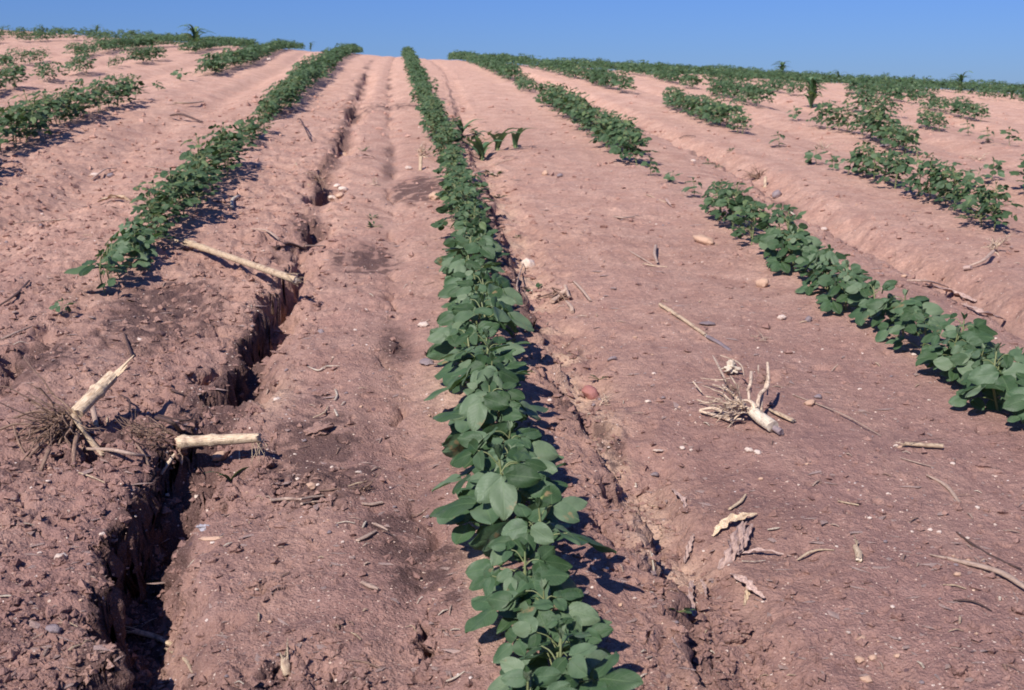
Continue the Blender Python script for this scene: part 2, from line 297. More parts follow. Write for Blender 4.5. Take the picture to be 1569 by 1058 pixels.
# ------------------------------------------------------------------ mesh collecting
class MB:
    def __init__(s): s.v = []; s.f = []; s.uv = []; s.n = 0
    def grid(s, P, closed=False, uvs=None):
        "P[i][j] rows of points"
        P = np.asarray(P, float); a, b = P.shape[:2]; s.v.append(P.reshape(-1, 3)); o = s.n
        U = uvs if uvs is not None else np.stack(np.meshgrid(np.linspace(0, 1, a), np.linspace(0, 1, b), indexing='ij'), 2)
        s.uv.append(np.asarray(U, float).reshape(-1, 2))
        for i in range(a-1):
            for j in range(b if closed else b-1):
                k = (j+1) % b; s.f.append((o+i*b+j, o+i*b+k, o+(i+1)*b+k, o+(i+1)*b+j))
        s.n += a*b
    def fan(s, ring, c):
        ring = np.asarray(ring, float); o = s.n; n = len(ring); s.v.append(np.vstack([ring, [c]])); s.uv.append(np.full((n+1, 2), .5))
        for j in range(n): s.f.append((o+j, o+(j+1) % n, o+n))
        s.n += n+1
    def mesh(s, name, mt, smooth=True):
        me = bpy.data.meshes.new(name); v = np.vstack(s.v); me.from_pydata(v.tolist(), [], s.f)
        uv = me.uv_layers.new(name='UVMap'); U = np.vstack(s.uv); li = np.empty(len(me.loops), np.int32); me.loops.foreach_get('vertex_index', li)
        uv.data.foreach_set('uv', U[li].ravel().astype(np.float32)); me.materials.append(mt)
        if smooth: me.polygons.foreach_set('use_smooth', [True]*len(me.polygons))
        me.update(); return me
    def build(s, name, mt, parent=None, smooth=True, loc=(0, 0, 0)):
        return link(name, s.mesh(name, mt, smooth), parent, loc)
def link(name, me, parent=None, loc=(0, 0, 0)):
    o = bpy.data.objects.new(name, me); COL.objects.link(o); o.location = loc
    if parent: o.parent = parent
    return o
def tag(o, label=None, cat=None, group=None, kind=None):
    if label: o['label'] = label
    if cat: o['category'] = cat
    if group: o['group'] = group
    if kind: o['kind'] = kind
    return o
def empty(name, loc, label, cat, group=None):
    o = bpy.data.objects.new(name, None); COL.objects.link(o); o.location = loc; o.empty_display_size = .05
    return tag(o, label, cat, group)
def unit(v): v = np.asarray(v, float); return v/(np.linalg.norm(v)+1e-12)
def smooth_line(P, n):
    P = np.asarray(P, float)
    if len(P) < 3: return np.array([P[0]+(P[-1]-P[0])*t for t in np.linspace(0, 1, n)])
    Q = np.vstack([2*P[0]-P[1], P, 2*P[-1]-P[-2]]); out = []
    for t in np.linspace(0, len(P)-1-1e-6, n):
        i = int(t); u = t-i; a, b, c, d = Q[i:i+4]
        out.append(.5*((2*b)+(-a+c)*u+(2*a-5*b+4*c-d)*u*u+(-a+3*b-3*c+d)*u**3))
    return np.array(out)
def tube(mb, P, rad, seg=8, n=None, flat=1., jag=0., nodes=(), wob=0., cap=True, seed=0):
    if len(P) > 2 and not nodes: P = np.array(P, float); P[1:-1] += np.random.default_rng(int(abs(P).sum()*1e5) % 99991).normal(0, 1, P[1:-1].shape)*np.linalg.norm(P[-1]-P[0])*.018
    rs = np.random.default_rng(seed+len(P)); n = n or max(6, 4*len(P)); L = smooth_line(P, n)
    r = np.interp(np.linspace(0, 1, n), np.linspace(0, 1, len(rad)), rad) if hasattr(rad, '__len__') else np.full(n, rad)
    ln = np.concatenate([[0], np.cumsum(np.linalg.norm(np.diff(L, axis=0), axis=1))])
    rows, uvs = [], []; up = np.array([0, 0, 1.]); A = np.linspace(0, 2*np.pi, seg, endpoint=False)
    off = (rs.normal(0, 1, (1, seg))*.7+rs.normal(0, .45, (n, seg)))*wob
    for i in range(n):
        t = unit(L[min(i+1, n-1)]-L[max(i-1, 0)]); s = np.cross(t, up)
        if np.linalg.norm(s) < .1: s = np.cross(t, [1, 0, 0])
        s = unit(s); w_ = unit(np.cross(s, t)); rr = r[i]*(1+off[i])
        for nd in nodes: rr = rr*(1+.28*np.exp(-((ln[i]-nd)/.006)**2))
        ext = 0
        if jag and i in (0, n-1): ext = rs.uniform(-1, 1, seg)[:, None]*jag*t
        rows.append(L[i]+np.outer(np.cos(A)*rr, s)+np.outer(np.sin(A)*rr*flat, w_)+ext)
        uvs.append(np.stack([A/(2*np.pi)*.12/.02*r[i]*0+A/(2*np.pi), np.full(seg, ln[i]*10)], 1))
    mb.grid(rows, True, uvs)
    if cap: mb.fan(rows[0][::-1], L[0]); mb.fan(rows[-1], L[-1])
    return L, rows
def ribbon(mb, P, wid, n=14, m=5, ruffle=.15, fold=.3, twist=0., seed=0):
    rs = np.random.default_rng(seed); L = smooth_line(P, n); up = np.array([0, 0, 1.]); rows = []
    W = np.interp(np.linspace(0, 1, n), np.linspace(0, 1, len(wid)), wid); ph = rs.uniform(0, 6, 4)
    for i in range(n):
        t = unit(L[min(i+1, n-1)]-L[max(i-1, 0)]); s = unit(np.cross(t, up)+1e-6); u_ = unit(np.cross(s, t)); a = twist*i/n
        s2 = s*math.cos(a)+u_*math.sin(a); u2 = u_*math.cos(a)-s*math.sin(a)
        v = np.linspace(-1, 1, m)
        rows.append(L[i]+np.outer(v*W[i]*(1+ruffle*np.sin(i*1.3+ph[0]+v)), s2)+np.outer(W[i]*(fold*np.abs(v)+ruffle*np.sin(v*4+ph[1]+i*.8)+ruffle*.6*np.sin(v*9+i*.3)), u2))
    mb.grid(rows)
# ------------------------------------------------------------------ the ground
GRID = {}
H_exact = H
def H_grid(x, y):
    x = np.asarray(x, float); y = np.asarray(y, float); g = GRID; yy = g['yy']; U = g['U']
    i = np.clip(np.searchsorted(yy, y)-1, 0, len(yy)-2); f = np.clip((y-yy[i])/(yy[i+1]-yy[i]), 0, 1); fc = g['fac'][i]*(1-f)+g['fac'][i+1]*f
    u = x/fc; j = np.clip(np.searchsorted(U, u)-1, 0, len(U)-2); t = np.clip((u-U[j])/(U[j+1]-U[j]), 0, 1); Z = g['Z']
    return (Z[i, j]*(1-t)+Z[i, j+1]*t)*(1-f)+(Z[i+1, j]*(1-t)+Z[i+1, j+1]*t)*f
def build_ground():
    yy = np.concatenate([np.linspace(-5, .9, 40)[:-1], 1/np.linspace(1/.9, 1/36., 1150), np.linspace(37, 140, 60)])
    nI = 1180; s = np.linspace(0, 1, nI); lo = -.40*0-.41; hi = .60
    U = np.concatenate([np.linspace(-1.6, -.42, 60)[:-1], np.linspace(-.42, .62, nI), np.linspace(.62, 1.8, 60)[1:]])
    ye = np.maximum(yy, .9); X = U[None, :]*ye[:, None]; X += np.where(yy < .9, 0, 0)[:, None]; X *= np.where(yy < .9, 1+(.9-yy)*1.2, 1)[:, None]
    Y = np.repeat(yy[:, None], len(U), 1); Z = np.empty_like(X)
    from concurrent.futures import ThreadPoolExecutor
    def job(i): Z[i:i+40] = H(X[i:i+40], Y[i:i+40])
    with ThreadPoolExecutor(4) as ex: list(ex.map(job, range(0, len(yy), 40)))
    GRID.update(yy=yy, U=U, Z=Z, fac=np.where(yy < .9, .9*(1+(.9-yy)*1.2), yy))
    gs = np.abs(np.gradient(Z, axis=1)/np.maximum(np.gradient(X, axis=1), 1e-6)); wall = sstep(.8, 3., gs)
    X = X+wall*(.014*pn(Y/.045+3*X, Z/.035, 2)+.008*pn(Y/.018, Z/.016+9*X, 3))*(Y < 9); Y = Y+wall*.010*pn(X/.03, Z/.025, 4)*(Y < 9); Z2 = Z
    a, b = X.shape; co_ = np.stack([X, Y, Z], 2).reshape(-1, 3).astype(np.float32)
    I = np.arange(a*b).reshape(a, b); Fq = np.stack([I[:-1, :-1], I[:-1, 1:], I[1:, 1:], I[1:, :-1]], 2).reshape(-1)
    me = bpy.data.meshes.new('ground'); nf = len(Fq)//4
    me.vertices.add(a*b); me.vertices.foreach_set('co', co_.ravel()); me.loops.add(len(Fq)); me.loops.foreach_set('vertex_index', Fq.astype(np.int32))
    me.polygons.add(nf); me.polygons.foreach_set('loop_start', np.arange(0, nf*4, 4, dtype=np.int32)); me.polygons.foreach_set('use_smooth', np.ones(nf, bool))
    me.update(); me.validate()
    x, y = X.ravel(), Y.ravel()
    dry = sstep(1.2, 5, y)*.52+sstep(4, 14, y)*.45+.08*fbm(x, y, 1.2, 2, 2)  # drier soil upslope, with the brightness of glancing sun painted in
    damp = np.zeros_like(x)  # moist patches; also carries the shade painted on the gully wall
    for px, py, rx, ry, st in [(250, 480, 80, 50, 1.05), (480, 680, 62, 45, 1.2), (505, 735, 64, 38, 1.2), (645, 860, 60, 60, .95), (600, 800, 40, 50, .75), (690, 920, 40, 30, .5), (450, 1035, 110, 35, .8),
                               (560, 392, 45, 18, 1.1), (640, 290, 40, 18, 1.0), (60, 560, 60, 40, .7), (170, 680, 130, 50, .55), (40, 720, 60, 60, .4), (250, 800, 50, 60, .6), (350, 700, 50, 30, .6),
                               (880, 520, 40, 25, .5), (930, 650, 30, 40, .6), (1040, 900, 30, 40, .5), (1080, 1030, 60, 30, .5), (1220, 320, 40, 20, .5), (550, 165, 30, 8, .6), (600, 163, 60, 6, .6), (700, 225, 25, 12, .5),
                               (490, 605, 12, 24, .7), (410, 560, 35, 70, .45), (300, 620, 60, 50, .45), (430, 380, 40, 30, .4), (30, 960, 60, 90, .3), (120, 900, 80, 60, .25), (260, 900, 30, 40, .35), (280, 1000, 40, 40, .3)]:
        cx, cy = P0(px, py); pm = F/cy; sx = rx/pm; sy = ry*cy*cy/(F*CH)
        damp = np.maximum(damp, st*np.exp(-(((x-cx)/sx)**2+((y-cy)/sy)**2)*.9)*(.75+.9*np.clip(fbm(x, y, .05, 3, 5), -.5, .6)))
    dg = x-gx(GL, y); damp = np.maximum(damp, .62*np.exp(-((dg-.01)/.07)**2)*(.55+.9*pn(x/.2, y/.5, 3))*sstep(30, 10, y)); damp = np.maximum(damp, .95*sstep(-.02, .0, dg)*sstep(.085, .05, dg)*sstep(3.6, 2.4, y)); dg = x-gx(GR, y)  # last raise paints the shade of the left gully's wall into the soil
    damp = np.maximum(damp, .6*np.exp(-((dg-.0)/.05)**2)*(.45+1.1*pn(x/.2, y/.4, 4))*sstep(16, 8, y)); dq = x-gx(GQ, y); damp = np.maximum(damp, .6*np.exp(-((dq-.02)/.07)**2)*(.4+1.1*pn(x/.2, y/.5, 5)))  # darker noisy streaks following the wash and the right furrow
    damp = np.maximum(damp, .5*np.exp(-((x-gx(GM, y))/.05)**2)*(.2+1.2*pn(x/.2, y/.5, 6)))  # fainter dark streaks along the middle groove
    sand = np.exp(-((dg-.05)/.045)**2)*sstep(-.1, .35, fbm(x, y, .16, 2, 6)+.1)*sstep(9, 4, y)
    for px, py, rx, ry in [(985, 815, 32, 40), (900, 575, 40, 18), (1000, 770, 40, 15), (700, 600, 60, 50), (735, 850, 30, 120), (420, 600, 30, 40)]:
        cx, cy = P0(px, py); pm = F/cy; sx = rx/pm; sy = ry*cy*cy/(F*CH); sand = np.maximum(sand, .8*np.exp(-((x-cx)/sx)**2-((y-cy)/sy)**2))
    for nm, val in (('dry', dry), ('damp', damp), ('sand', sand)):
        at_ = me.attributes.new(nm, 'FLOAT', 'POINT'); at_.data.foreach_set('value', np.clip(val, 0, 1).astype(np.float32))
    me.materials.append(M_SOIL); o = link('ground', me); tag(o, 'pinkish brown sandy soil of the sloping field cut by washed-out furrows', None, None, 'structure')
import time as _t; _t0 = _t.time()
build_ground(); H = H_grid; print('ground', round(_t.time()-_t0))
def at(px, py, h=0.): return cast([px], [py], H, h)[0]
def ats(L): a = np.array(L, float); return cast(a[:, 0], a[:, 1], H, a[:, 2])
# ------------------------------------------------------------------ soybean plants
SUNW = np.array([-LD.x, -LD.y, -LD.z])
def leaflet(mb, b, d, nrm, L, W, fold, droop, rs, n=9, m=7):
    d = unit(d); nrm = unit(nrm-np.dot(nrm, d)*d); s = np.cross(d, nrm); ph = rs.uniform(0, 6)
    t = np.linspace(0, 1, n); v = np.linspace(-1, 1, m)
    w_ = W/2*(1-np.abs(2*t**.76-1)**2.1)**.66; w_[0] = W*.02; w_[-1] = W*.025
    rows, uv = [], []
    for i in range(n):
        z = fold*np.abs(v)*w_[i]-droop*L*t[i]**2+.035*L*np.sin(v*3.5+t[i]*5+ph)+.02*L*np.sin(t[i]*11+ph*2)*np.abs(v)-.18*w_[i]*v*v
        rows.append(b+np.outer(np.full(m, L*t[i]), d)+np.outer(v*w_[i], s)+np.outer(z, nrm)); uv.append(np.stack([np.full(m, t[i]), .5+v*.5*(w_[i]/(W/2))], 1))
    mb.grid(rows, False, uv)
def soy(rs, hgt=.15, nleaf=8, spread=.055, LL=.078, lo=False, fmb=None, smb=None, org=(0, 0, 0), lean=None):
    f = fmb or MB(); s = smb if smb is not None else MB(); org = np.asarray(org, float)
    n, m = (3, 3) if lo else (9, 7); tip = np.array([rs.normal(0, .012), rs.normal(0, .012), hgt])
    stem = [org+np.array([0, 0, -.01]), org+tip*.5+np.array([rs.normal(0, .006), rs.normal(0, .006), 0]), org+tip]
    if not lo: tube(s, stem, [.0032, .0028, .0018], 6, 8)
    a0 = rs.uniform(0, 6.28)
    for i in range(nleaf):
        u = (i+.6)/nleaf; a = a0+i*2.4+rs.normal(0, .25); h0 = hgt*(.10+.80*u); b = org+tip*(h0/hgt); pl = spread*(1.25-.75*u)*rs.uniform(.75, 1.25)
        out = np.array([math.cos(a), math.sin(a), 0]); e = b+out*pl+np.array([0, 0, pl*rs.uniform(.35, .9)*(1 if u > .3 else .5)])
        if not lo: tube(s, [b, (b+e)/2+np.array([0, 0, .008]), e], [.0014, .0012, .0010], 5, 6)
        sz = LL*rs.uniform(.58, 1.12)*(1-.35*max(0, u-.6)/.4)*(1 if u > .2 else .8)
        nr = unit(np.array([0, 0, .45])+.85*SUNW+.30*out+rs.normal(0, .5, 3)); dz = np.array([0, 0, rs.uniform(-.45, .25)])
        for da, k in ((0, 1.0), (1.25, .93), (-1.25, .93)):
            a2 = a+da+rs.normal(0, .14); d = np.array([math.cos(a2), math.sin(a2), 0])+dz+rs.normal(0, .12, 3); d = d-nr*np.dot(d, nr)*.75; bb = e+unit(d)*(.012 if da == 0 else .003)
            leaflet(f, bb, d, nr+rs.normal(0, .14, 3), sz*k, sz*k*rs.uniform(.62, .78), rs.uniform(.02, .35), rs.uniform(.0, .2), rs, n, m)
    if not lo:
        for i in range(3):
            a = rs.uniform(0, 6.28); d = np.array([math.cos(a)*.5, math.sin(a)*.5, 1.]); leaflet(f, org+tip, d, np.array([math.cos(a+3), math.sin(a+3), .5]), LL*.35, LL*.17, .6, 0, rs, 5, 5)
    return f, s
protos = []
for i in range(24):
    rs = np.random.default_rng(140+i); f, s = soy(rs, rs.uniform(.125, .165), int(rs.integers(8, 13)), .053, .070)
    protos.append((f.mesh('foliage', M_LEAF), s.mesh('stem', M_STEM)))
mids = []
for i in range(12):
    rs = np.random.default_rng(200+i); f, s = soy(rs, rs.uniform(.14, .21), int(rs.integers(17, 24)), .062, .046); mids.append((f.mesh('foliage', M_LEAFD), s.mesh('stem', M_STEM)))
smalls = []
for i in range(5):
    rs = np.random.default_rng(300+i); f, s = soy(rs, .15, 4, .06, .095); smalls.append((f.mesh('foliage', M_LEAFD if i % 2 else M_LEAF), s.mesh('stem', M_STEM)))
plants = []   # x, y, size, row
for k, segs in ROWS.items():
    for sg in segs:
        a = np.array(sg, float); Q = cast(a[:, 0], a[:, 1], base, .07); o = np.argsort(Q[:, 1]); ys, sz = Q[o, 1], a[o, 2]
        y = ys[0]
        while y < ys[-1]+.05:
            s_ = float(np.interp(y, ys, sz))*(1-(.24 if k == 0 else .02)*min(max((y-2.8)/2.5, 0), 1))
            if y > 3 and random.random() < .05: y += random.uniform(.08, .22); continue
            plants.append((float(rowx(k, y))+random.gauss(0, .012+.001*y), y, s_*random.uniform(.80, 1.08), k)); y += (.088+.0030*y)*random.uniform(.6, 1.45)
for k in (6, 7, 8, 9, 10, 11, -5, -6, -7):      # rows only seen at the crest
    y = 7.0+abs(k)*.9
    while y < 33: 
        if pn(np.array([y*.5]), np.array([k*3.3]))[0] > (-.12 if k > 0 else .12) or (y > 20 and (k > 0 or random.random() < .55)): plants.append((X0+k+random.gauss(0, .03), y, random.uniform(.7, .95), k))
        y += random.uniform(.13, .24)
for k in (-4, -3, -2, 4, 5, 3, 2, 1, 0, -1):
    y = {-4: 16, -3: 20}.get(k, 24)
    while y < 33: plants.append((float(rowx(k, y))+random.gauss(0, .03), y, random.uniform(.75, .95), k)); y += random.uniform(.15, .25)
def in_view(x, y):
    fx = math.cos(YAW)*x-math.sin(YAW)*y; fy = math.sin(YAW)*x+math.cos(YAW)*y
    return fy > .6 and abs(fx) < .45*fy+.12
plants.sort(key=lambda p: p[1]-(0 if in_view(p[0], p[1]) else -100))
ROWN = {0: 'the middle row', -1: 'the first row left', 1: 'the first row right', -2: 'the second row left', 2: 'the second row right', -3: 'the third row left',
        3: 'the third row right', 4: 'the fourth row right', -4: 'the fourth row left', 5: 'the fifth row right', -5: 'the fifth row left'}
def sect(k, y):
    if k == 0:
        for lim, t in ((1.35, 'broad-leaved soybean plant at the very bottom of %s'), (1.7, 'broad-leaved soybean plant low in %s, beside the washed bank'), (2.15, 'large dusty-leaved soybean plant in %s, level with the corn stumps'),
                       (2.9, 'full soybean plant in %s, level with the pale root ball'), (4., 'soybean plant in %s, level with the long pale corn stalk'), (6., 'soybean plant in %s just below the corn seedlings'), (9.5, 'soybean plant in %s just above the corn seedlings'), (99, 'soybean plant high in %s near the crest')):
            if y < lim: return t % ROWN[0]
    if k == -1: t = 'soybean plant in the near clump of %s' if y < 6.0 else ('small soybean plant in the thin gap of %s' if y < 6.9 else 'soybean plant in the upper dense stretch of %s')
    elif k == 1: t = 'large soybean plant in %s near the right edge' if y < 2.75 else ('soybean plant in %s beside the bare bed' if y < 4.6 else ('soybean plant in the short middle clump of %s' if y < 9.8 else 'soybean plant high up in %s near the crest'))
    elif k == -2: t = 'soybean plant in the lower clump of %s' if y < 8.9 else 'soybean plant in the upper stretch of %s'
    elif k == 2: t = 'soybean plant in the nearest clump of %s' if y < 6 else ('soybean plant in the middle clump of %s' if y < 12 else 'soybean plant in the top stretch of %s')
    elif k == 3: t = 'soybean plant of %s cut by the right edge' if y < 6.6 else ('soybean plant in %s below the tall corn' if y < 10.5 else 'soybean plant in the upper clumps of %s')
    else: t = 'soybean plant in the nearer part of %s' if y < 12 else 'soybean plant in the farther part of %s'
    return t % ROWN.get(k, 'the far outer rows')
def put(name, fm, sm, x, y, size, label, cat, group, rz=None, pn_=('foliage', 'stem')):
    z = float(H(np.array([x]), np.array([y]))[0]); o = empty(name, (x, y, z), label, cat, group)
    o.rotation_euler = (random.gauss(0, .05), random.gauss(0, .05), random.uniform(-.5, .5) if rz is None else rz); o.scale = (size,)*3
    link(pn_[0], fm, o); 
    if sm: link(pn_[1], sm, o)
    return o
for px, py, s_, k, lb in SINGLE:
    q = cast([px], [py], base, .05)[0]; f, s = smalls[int(px) % 5]
    put('soybean_plant', f, s, q[0], q[1], s_*1.05, lb, 'soybean plant', 'soybean plants in the rows')
NIND = 283
print('plants', len(plants), 'individual up to y', plants[NIND][1] if len(plants) > NIND else None)
for i, (x, y, s_, k) in enumerate(plants[:NIND]):
    f, s = random.choice(protos if y < 3.6 else mids) if s_ > .52 else random.choice(smalls)
    put('soybean_plant', f, s, x, y, s_*(1.0 if s_ > .52 else 1.25), sect(k, y), 'soybean plant', 'soybean plants in the rows')
fm = MB(); rs = np.random.default_rng(9)
for x, y, s_, k in plants[NIND:]:
    if y < 0: continue
    z = float(H(np.array([x]), np.array([y]))[0]); soy(rs, .20*s_*rs.uniform(.7, 1.25), 24, .070*s_, .054*s_, True, fm, MB(), (x, y, z))
tag(fm.build('distant_soybean_foliage', M_LEAFD), 'far soybean rows running over the crest as one green mass', 'foliage', None, 'stuff')
# ------------------------------------------------------------------ corn plants, grasses, weeds
def blades(rs, n, L, W, hgt, curl=.5):
    mb = MB(); n = int(n*2.8) if n > 5 else n
    for i in range(n):
        a = rs.uniform(0, 6.28); o = np.array([math.cos(a), math.sin(a), 0]); l = L*rs.uniform(.6, 1.1); e = rs.uniform(.35, 1.) if n > 5 else rs.uniform(.6, 1.); b = np.array([0, 0, hgt*i/n])
        P = [b, b+o*l*.25*e+np.array([0, 0, l*(.42 if n > 5 else .24)]), b+o*l*.62*e+np.array([0, 0, l*(.62 if n > 5 else .48)*(1-curl*.2)]), b+o*l*(.5+.5*e)+np.array([0, 0, l*(.62-curl*.35)])]
        ribbon(mb, P, [W*.7, W, W*.8, W*.06], 9, 3, .05, .35, rs.uniform(-.5, .5), int(rs.integers(1e6)))
    return mb
def corn(px, py, hpx, label, n=7, wide=.4):
    q = at(px, py); h = hpx*q[1]/F*(1.5 if n < 6 else 1.1); rs = np.random.default_rng(int(px*7+py)); e = empty('corn_plant', q, label, 'corn plant', 'volunteer corn among the soybeans')
    blades(rs, n, h*(.8 if n > 5 else 1.15), h*(.056 if n > 5 else .085)+.002, h*(.6 if n > 5 else .25)).build('leaves', M_GRASS, e); st = MB(); tube(st, [(0, 0, -.01), (0, 0, h*.35)], [h*.035, h*.02], 6, 5); st.build('stalk', M_STEM, e)
for px, py, hp, n, lb in [(1198, 121, 24, 14, 'dark bushy corn plant standing against the sky on the right crest'), (1243, 166, 46, 12, 'tall dark corn plant rising from the third right row'), (1285, 126, 16, 8, 'small corn plant just poking over the right crest'),
                          (1380, 140, 22, 8, 'corn plant with thin upright leaves among the crest soybeans'), (1471, 143, 28, 10, 'arching corn plant against the sky near the right edge'), (1550, 152, 22, 9, 'corn plant on the skyline at the far right edge'),
                          (300, 80, 36, 11, 'tall dark corn plant on the left crest with a leaf bent left'), (233, 78, 18, 8, 'short dark corn plant left of the tall one on the left side'), (149, 54, 14, 8, 'small corn plant on the left skyline'), (476, 78, 12, 6, 'tiny corn plant alone on the bare crest left of the rows\' end'),
                          (762, 231, 38, 5, 'young corn seedling with a broad leaf leaning left beside the middle row'), (790, 227, 30, 4, 'young corn seedling with one long leaf pointing right'), (738, 246, 34, 5, 'drooping corn seedling hard by the middle row'), (708, 206, 22, 5, 'small corn seedling sprouting inside the wash beside the middle row')]:
    corn(px, py, hp, lb, n)
def shoot(px, py, hpx, label, n, name='grass_shoot', cat='grass shoot'):
    q = at(px, py); h = hpx*q[1]/F; rs = np.random.default_rng(int(px+py)); mb = blades(rs, n, h*1.1, h*.07+.001, 0, .3)
    tag(mb.build(name, M_GRASS, None, True, q), label, cat)
shoot(352, 738, 46, 'bright green grass shoot growing from the gully by the corn stub', 3)
def weed(px, py, size, label):
    q = at(px, py); rs = np.random.default_rng(int(px)); e = empty('weed_seedling', q, label, 'weed', 'small weed seedlings'); f, s = MB(), MB()
    for i in range(9):
        a = rs.uniform(0, 6.28); d = np.array([math.cos(a), math.sin(a), rs.uniform(.1, .8)]); b = d*size*.35; leaflet(f, b, d, np.array([0, 0, 1])+rs.normal(0, .3, 3), size*.5, size*.22, .2, .15, rs, 5, 3); tube(s, [(0, 0, 0), b], [.0006, .0005], 4, 3)
    f.build('leaves', M_LEAFD, e); s.build('stem', M_STEM, e)
for px, py, s_, lb in [(792, 364, .022, 'tiny grey-green weed right of the middle row, above the white stone'), (765, 303, .04, 'small weed with thin leaves in the wash right of the middle row'), (235, 893, .014, 'tiny green weed on the floor of the deep gully'),
                       (556, 232, .05, 'faint low weed on the bed above the pile of pale cobs'), (575, 348, .035, 'low weed in the middle of the bed left of the middle row'), (820, 448, .05, 'spindly branched weed below the white stone'), (722, 202, .07, 'low weed beside the corn seedlings, touching the middle row'),
                       (1084, 252, .06, 'small drab weed above the gap of the right row'), (1100, 256, .04, 'smaller drab weed next to another above the gap of the right row'), (1232, 373, .03, 'tiny two-leaved weed alone right of the right row'), (918, 582, .03, 'pale green weed on the sand above the red stone'),
                       (1040, 938, .03, 'pale green leaf sprig lying in the wash at the bottom'), (1120, 232, .04, 'small sprout beside the straw heap in the right furrow'), (570, 335, .03, 'faint weed by the damp patch left of the middle row'), (745, 215, .13, 'broad low weed clump among the corn seedlings'), (730, 238, .10, 'leafy weed below the corn seedlings, beside the middle row'), (716, 222, .11, 'leafy weed squeezed between the corn seedlings and the middle row'), (757, 270, .06, 'weed at the stalk piece beside the middle row')]:
    weed(px, py, s_, lb)
def rock_mesh(seed, name='stone', mt=None, sub=3, rough_=.22):
    import bmesh
    bm = bmesh.new(); bmesh.ops.create_icosphere(bm, subdivisions=sub, radius=1.); rs = np.random.default_rng(seed)
    pl = [(unit(rs.normal(0, 1, 3)), rs.uniform(.55, .9)) for _ in range(9)]
    for v in bm.verts:
        p = np.array(v.co); 
        for n_, d in pl:
            k = p.dot(n_)-d
            if k > 0: p = p-n_*k*.85
        a = pn(np.array([p[0]*2+seed]), np.array([p[1]*2+p[2]*1.7]), seed)[0]; p = p*(1+rough_*a+rough_*.4*pn(np.array([p[0]*6+seed]), np.array([p[2]*6+p[1]*5]), seed+1)[0]); v.co = Vector(p)
    me = bpy.data.meshes.new(name); bm.to_mesh(me); bm.free()
    me.polygons.foreach_set('use_smooth', [True]*len(me.polygons)); me.materials.append(mt or M_WHITE); return me
# ------------------------------------------------------------------ stalks, stumps, roots
def stalk(pts, rad, label, nodes=(), mt=None, name='corn_stalk', cat='corn stalk', frayA=0, frayB=0, pith=True, flat=.9, seg=14, group=None, seed=1, jag=.003, bark=None):
    W = ats(pts); o = W[0].copy(); P = W-o; e = empty(name, o, label, cat, group); mb = MB(); L, rows = tube(mb, P, rad, seg, 40, flat, jag, nodes, .035, False, seed)
    mb.build('rind', mt or M_STALK, e); rs = np.random.default_rng(seed)
    r0 = rad if not hasattr(rad, '__len__') else rad[0]; r1 = rad if not hasattr(rad, '__len__') else rad[-1]
    if pith:
        for ring, c, t, r in ((rows[0], L[0], unit(L[0]-L[2]), r0), (rows[-1], L[-1], unit(L[-1]-L[-3]), r1)):
            c_ = np.mean(ring, axis=0); rg = c_+(ring-c_)*.93; bump_ = rg+np.outer(rs.uniform(-.5, .5, len(ring)), t)*.002-t*.002; pm = MB(); pm.fan(bump_, c_+t*rs.uniform(-.001, .002)); pm.build('pith', M_PITH, e)
    for cnt, P_, Q_, r in ((frayA, L[0], L[3], r0), (frayB, L[-1], L[-4], r1)):
        if not cnt: continue
        fb = MB(); t = unit(P_-Q_); s_ = unit(np.cross(t, [0, 0, 1])); u_ = np.cross(s_, t)
        for i in range(cnt):
            a = rs.uniform(0, 6.28); b = Q_+(s_*math.cos(a)+u_*math.sin(a))*r*.8; l = rs.uniform(.01, .035); d = unit(t+s_*rs.normal(0, .18)+u_*rs.normal(0, .14))
            tube(fb, [b, b+d*(l*.5+np.linalg.norm(P_-Q_)), b+d*(l+np.linalg.norm(P_-Q_))+u_*rs.normal(0, .002)], [.0018, .0014, .0004], 4, 6, .4)
        fb.build('frayed_fibres', M_STALK, e)
    return e
stalk([(284, 371, .022), (455, 430, .105)], [.0105, .0105, .010, .011], 'long pale corn stalk lying across the left gully below the left row', (.055, .13), frayA=7, frayB=9, seed=3)
stalk([(249, 364, .018), (268, 369, .020), (286, 372, .024)], [.003, .004, .003], 'short thin splinter joined to the upper end of the long pale stalk', pith=False, name='stalk_splinter', cat='splinter', seed=4)
def root_mass(e, c, dirs, rs, L, r, mt, name='root', n=14, sag=.3):
    for i in range(n):
        d0 = dirs[int(rs.integers(len(dirs)))]; d = unit(np.array(d0)+rs.normal(0, .38, 3)); l = L*rs.uniform(.45, 1.1); mb = MB(); P = [np.array(c)+rs.normal(0, .006, 3)]
        for j in range(5): d = unit(d+rs.normal(0, .22, 3)+np.array([0, 0, -.05*sag*j])); P.append(P[-1]+d*l/5)
        tube(mb, P, [r*rs.uniform(.7, 1.3), r*.8, r*.55, r*.25], 6, 14, .9, 0, (), .08, True, int(rs.integers(1e6)))
        for b in range(2):
            s = P[int(rs.integers(1, 4))]; d2 = unit(d+rs.normal(0, .7, 3)); tube(mb, [s, s+d2*l*.15, s+unit(d2+rs.normal(0, .4, 3))*l*.3], [r*.45, r*.3, r*.12], 4, 7)
        mb.build(name, mt, e)
def soil_lump(e, off, r, seed):
    o = link('root_soil', rock_mesh(seed, 'root_soil', M_CLOD, 4, .55), e); o.location = off; o.scale = r; return o
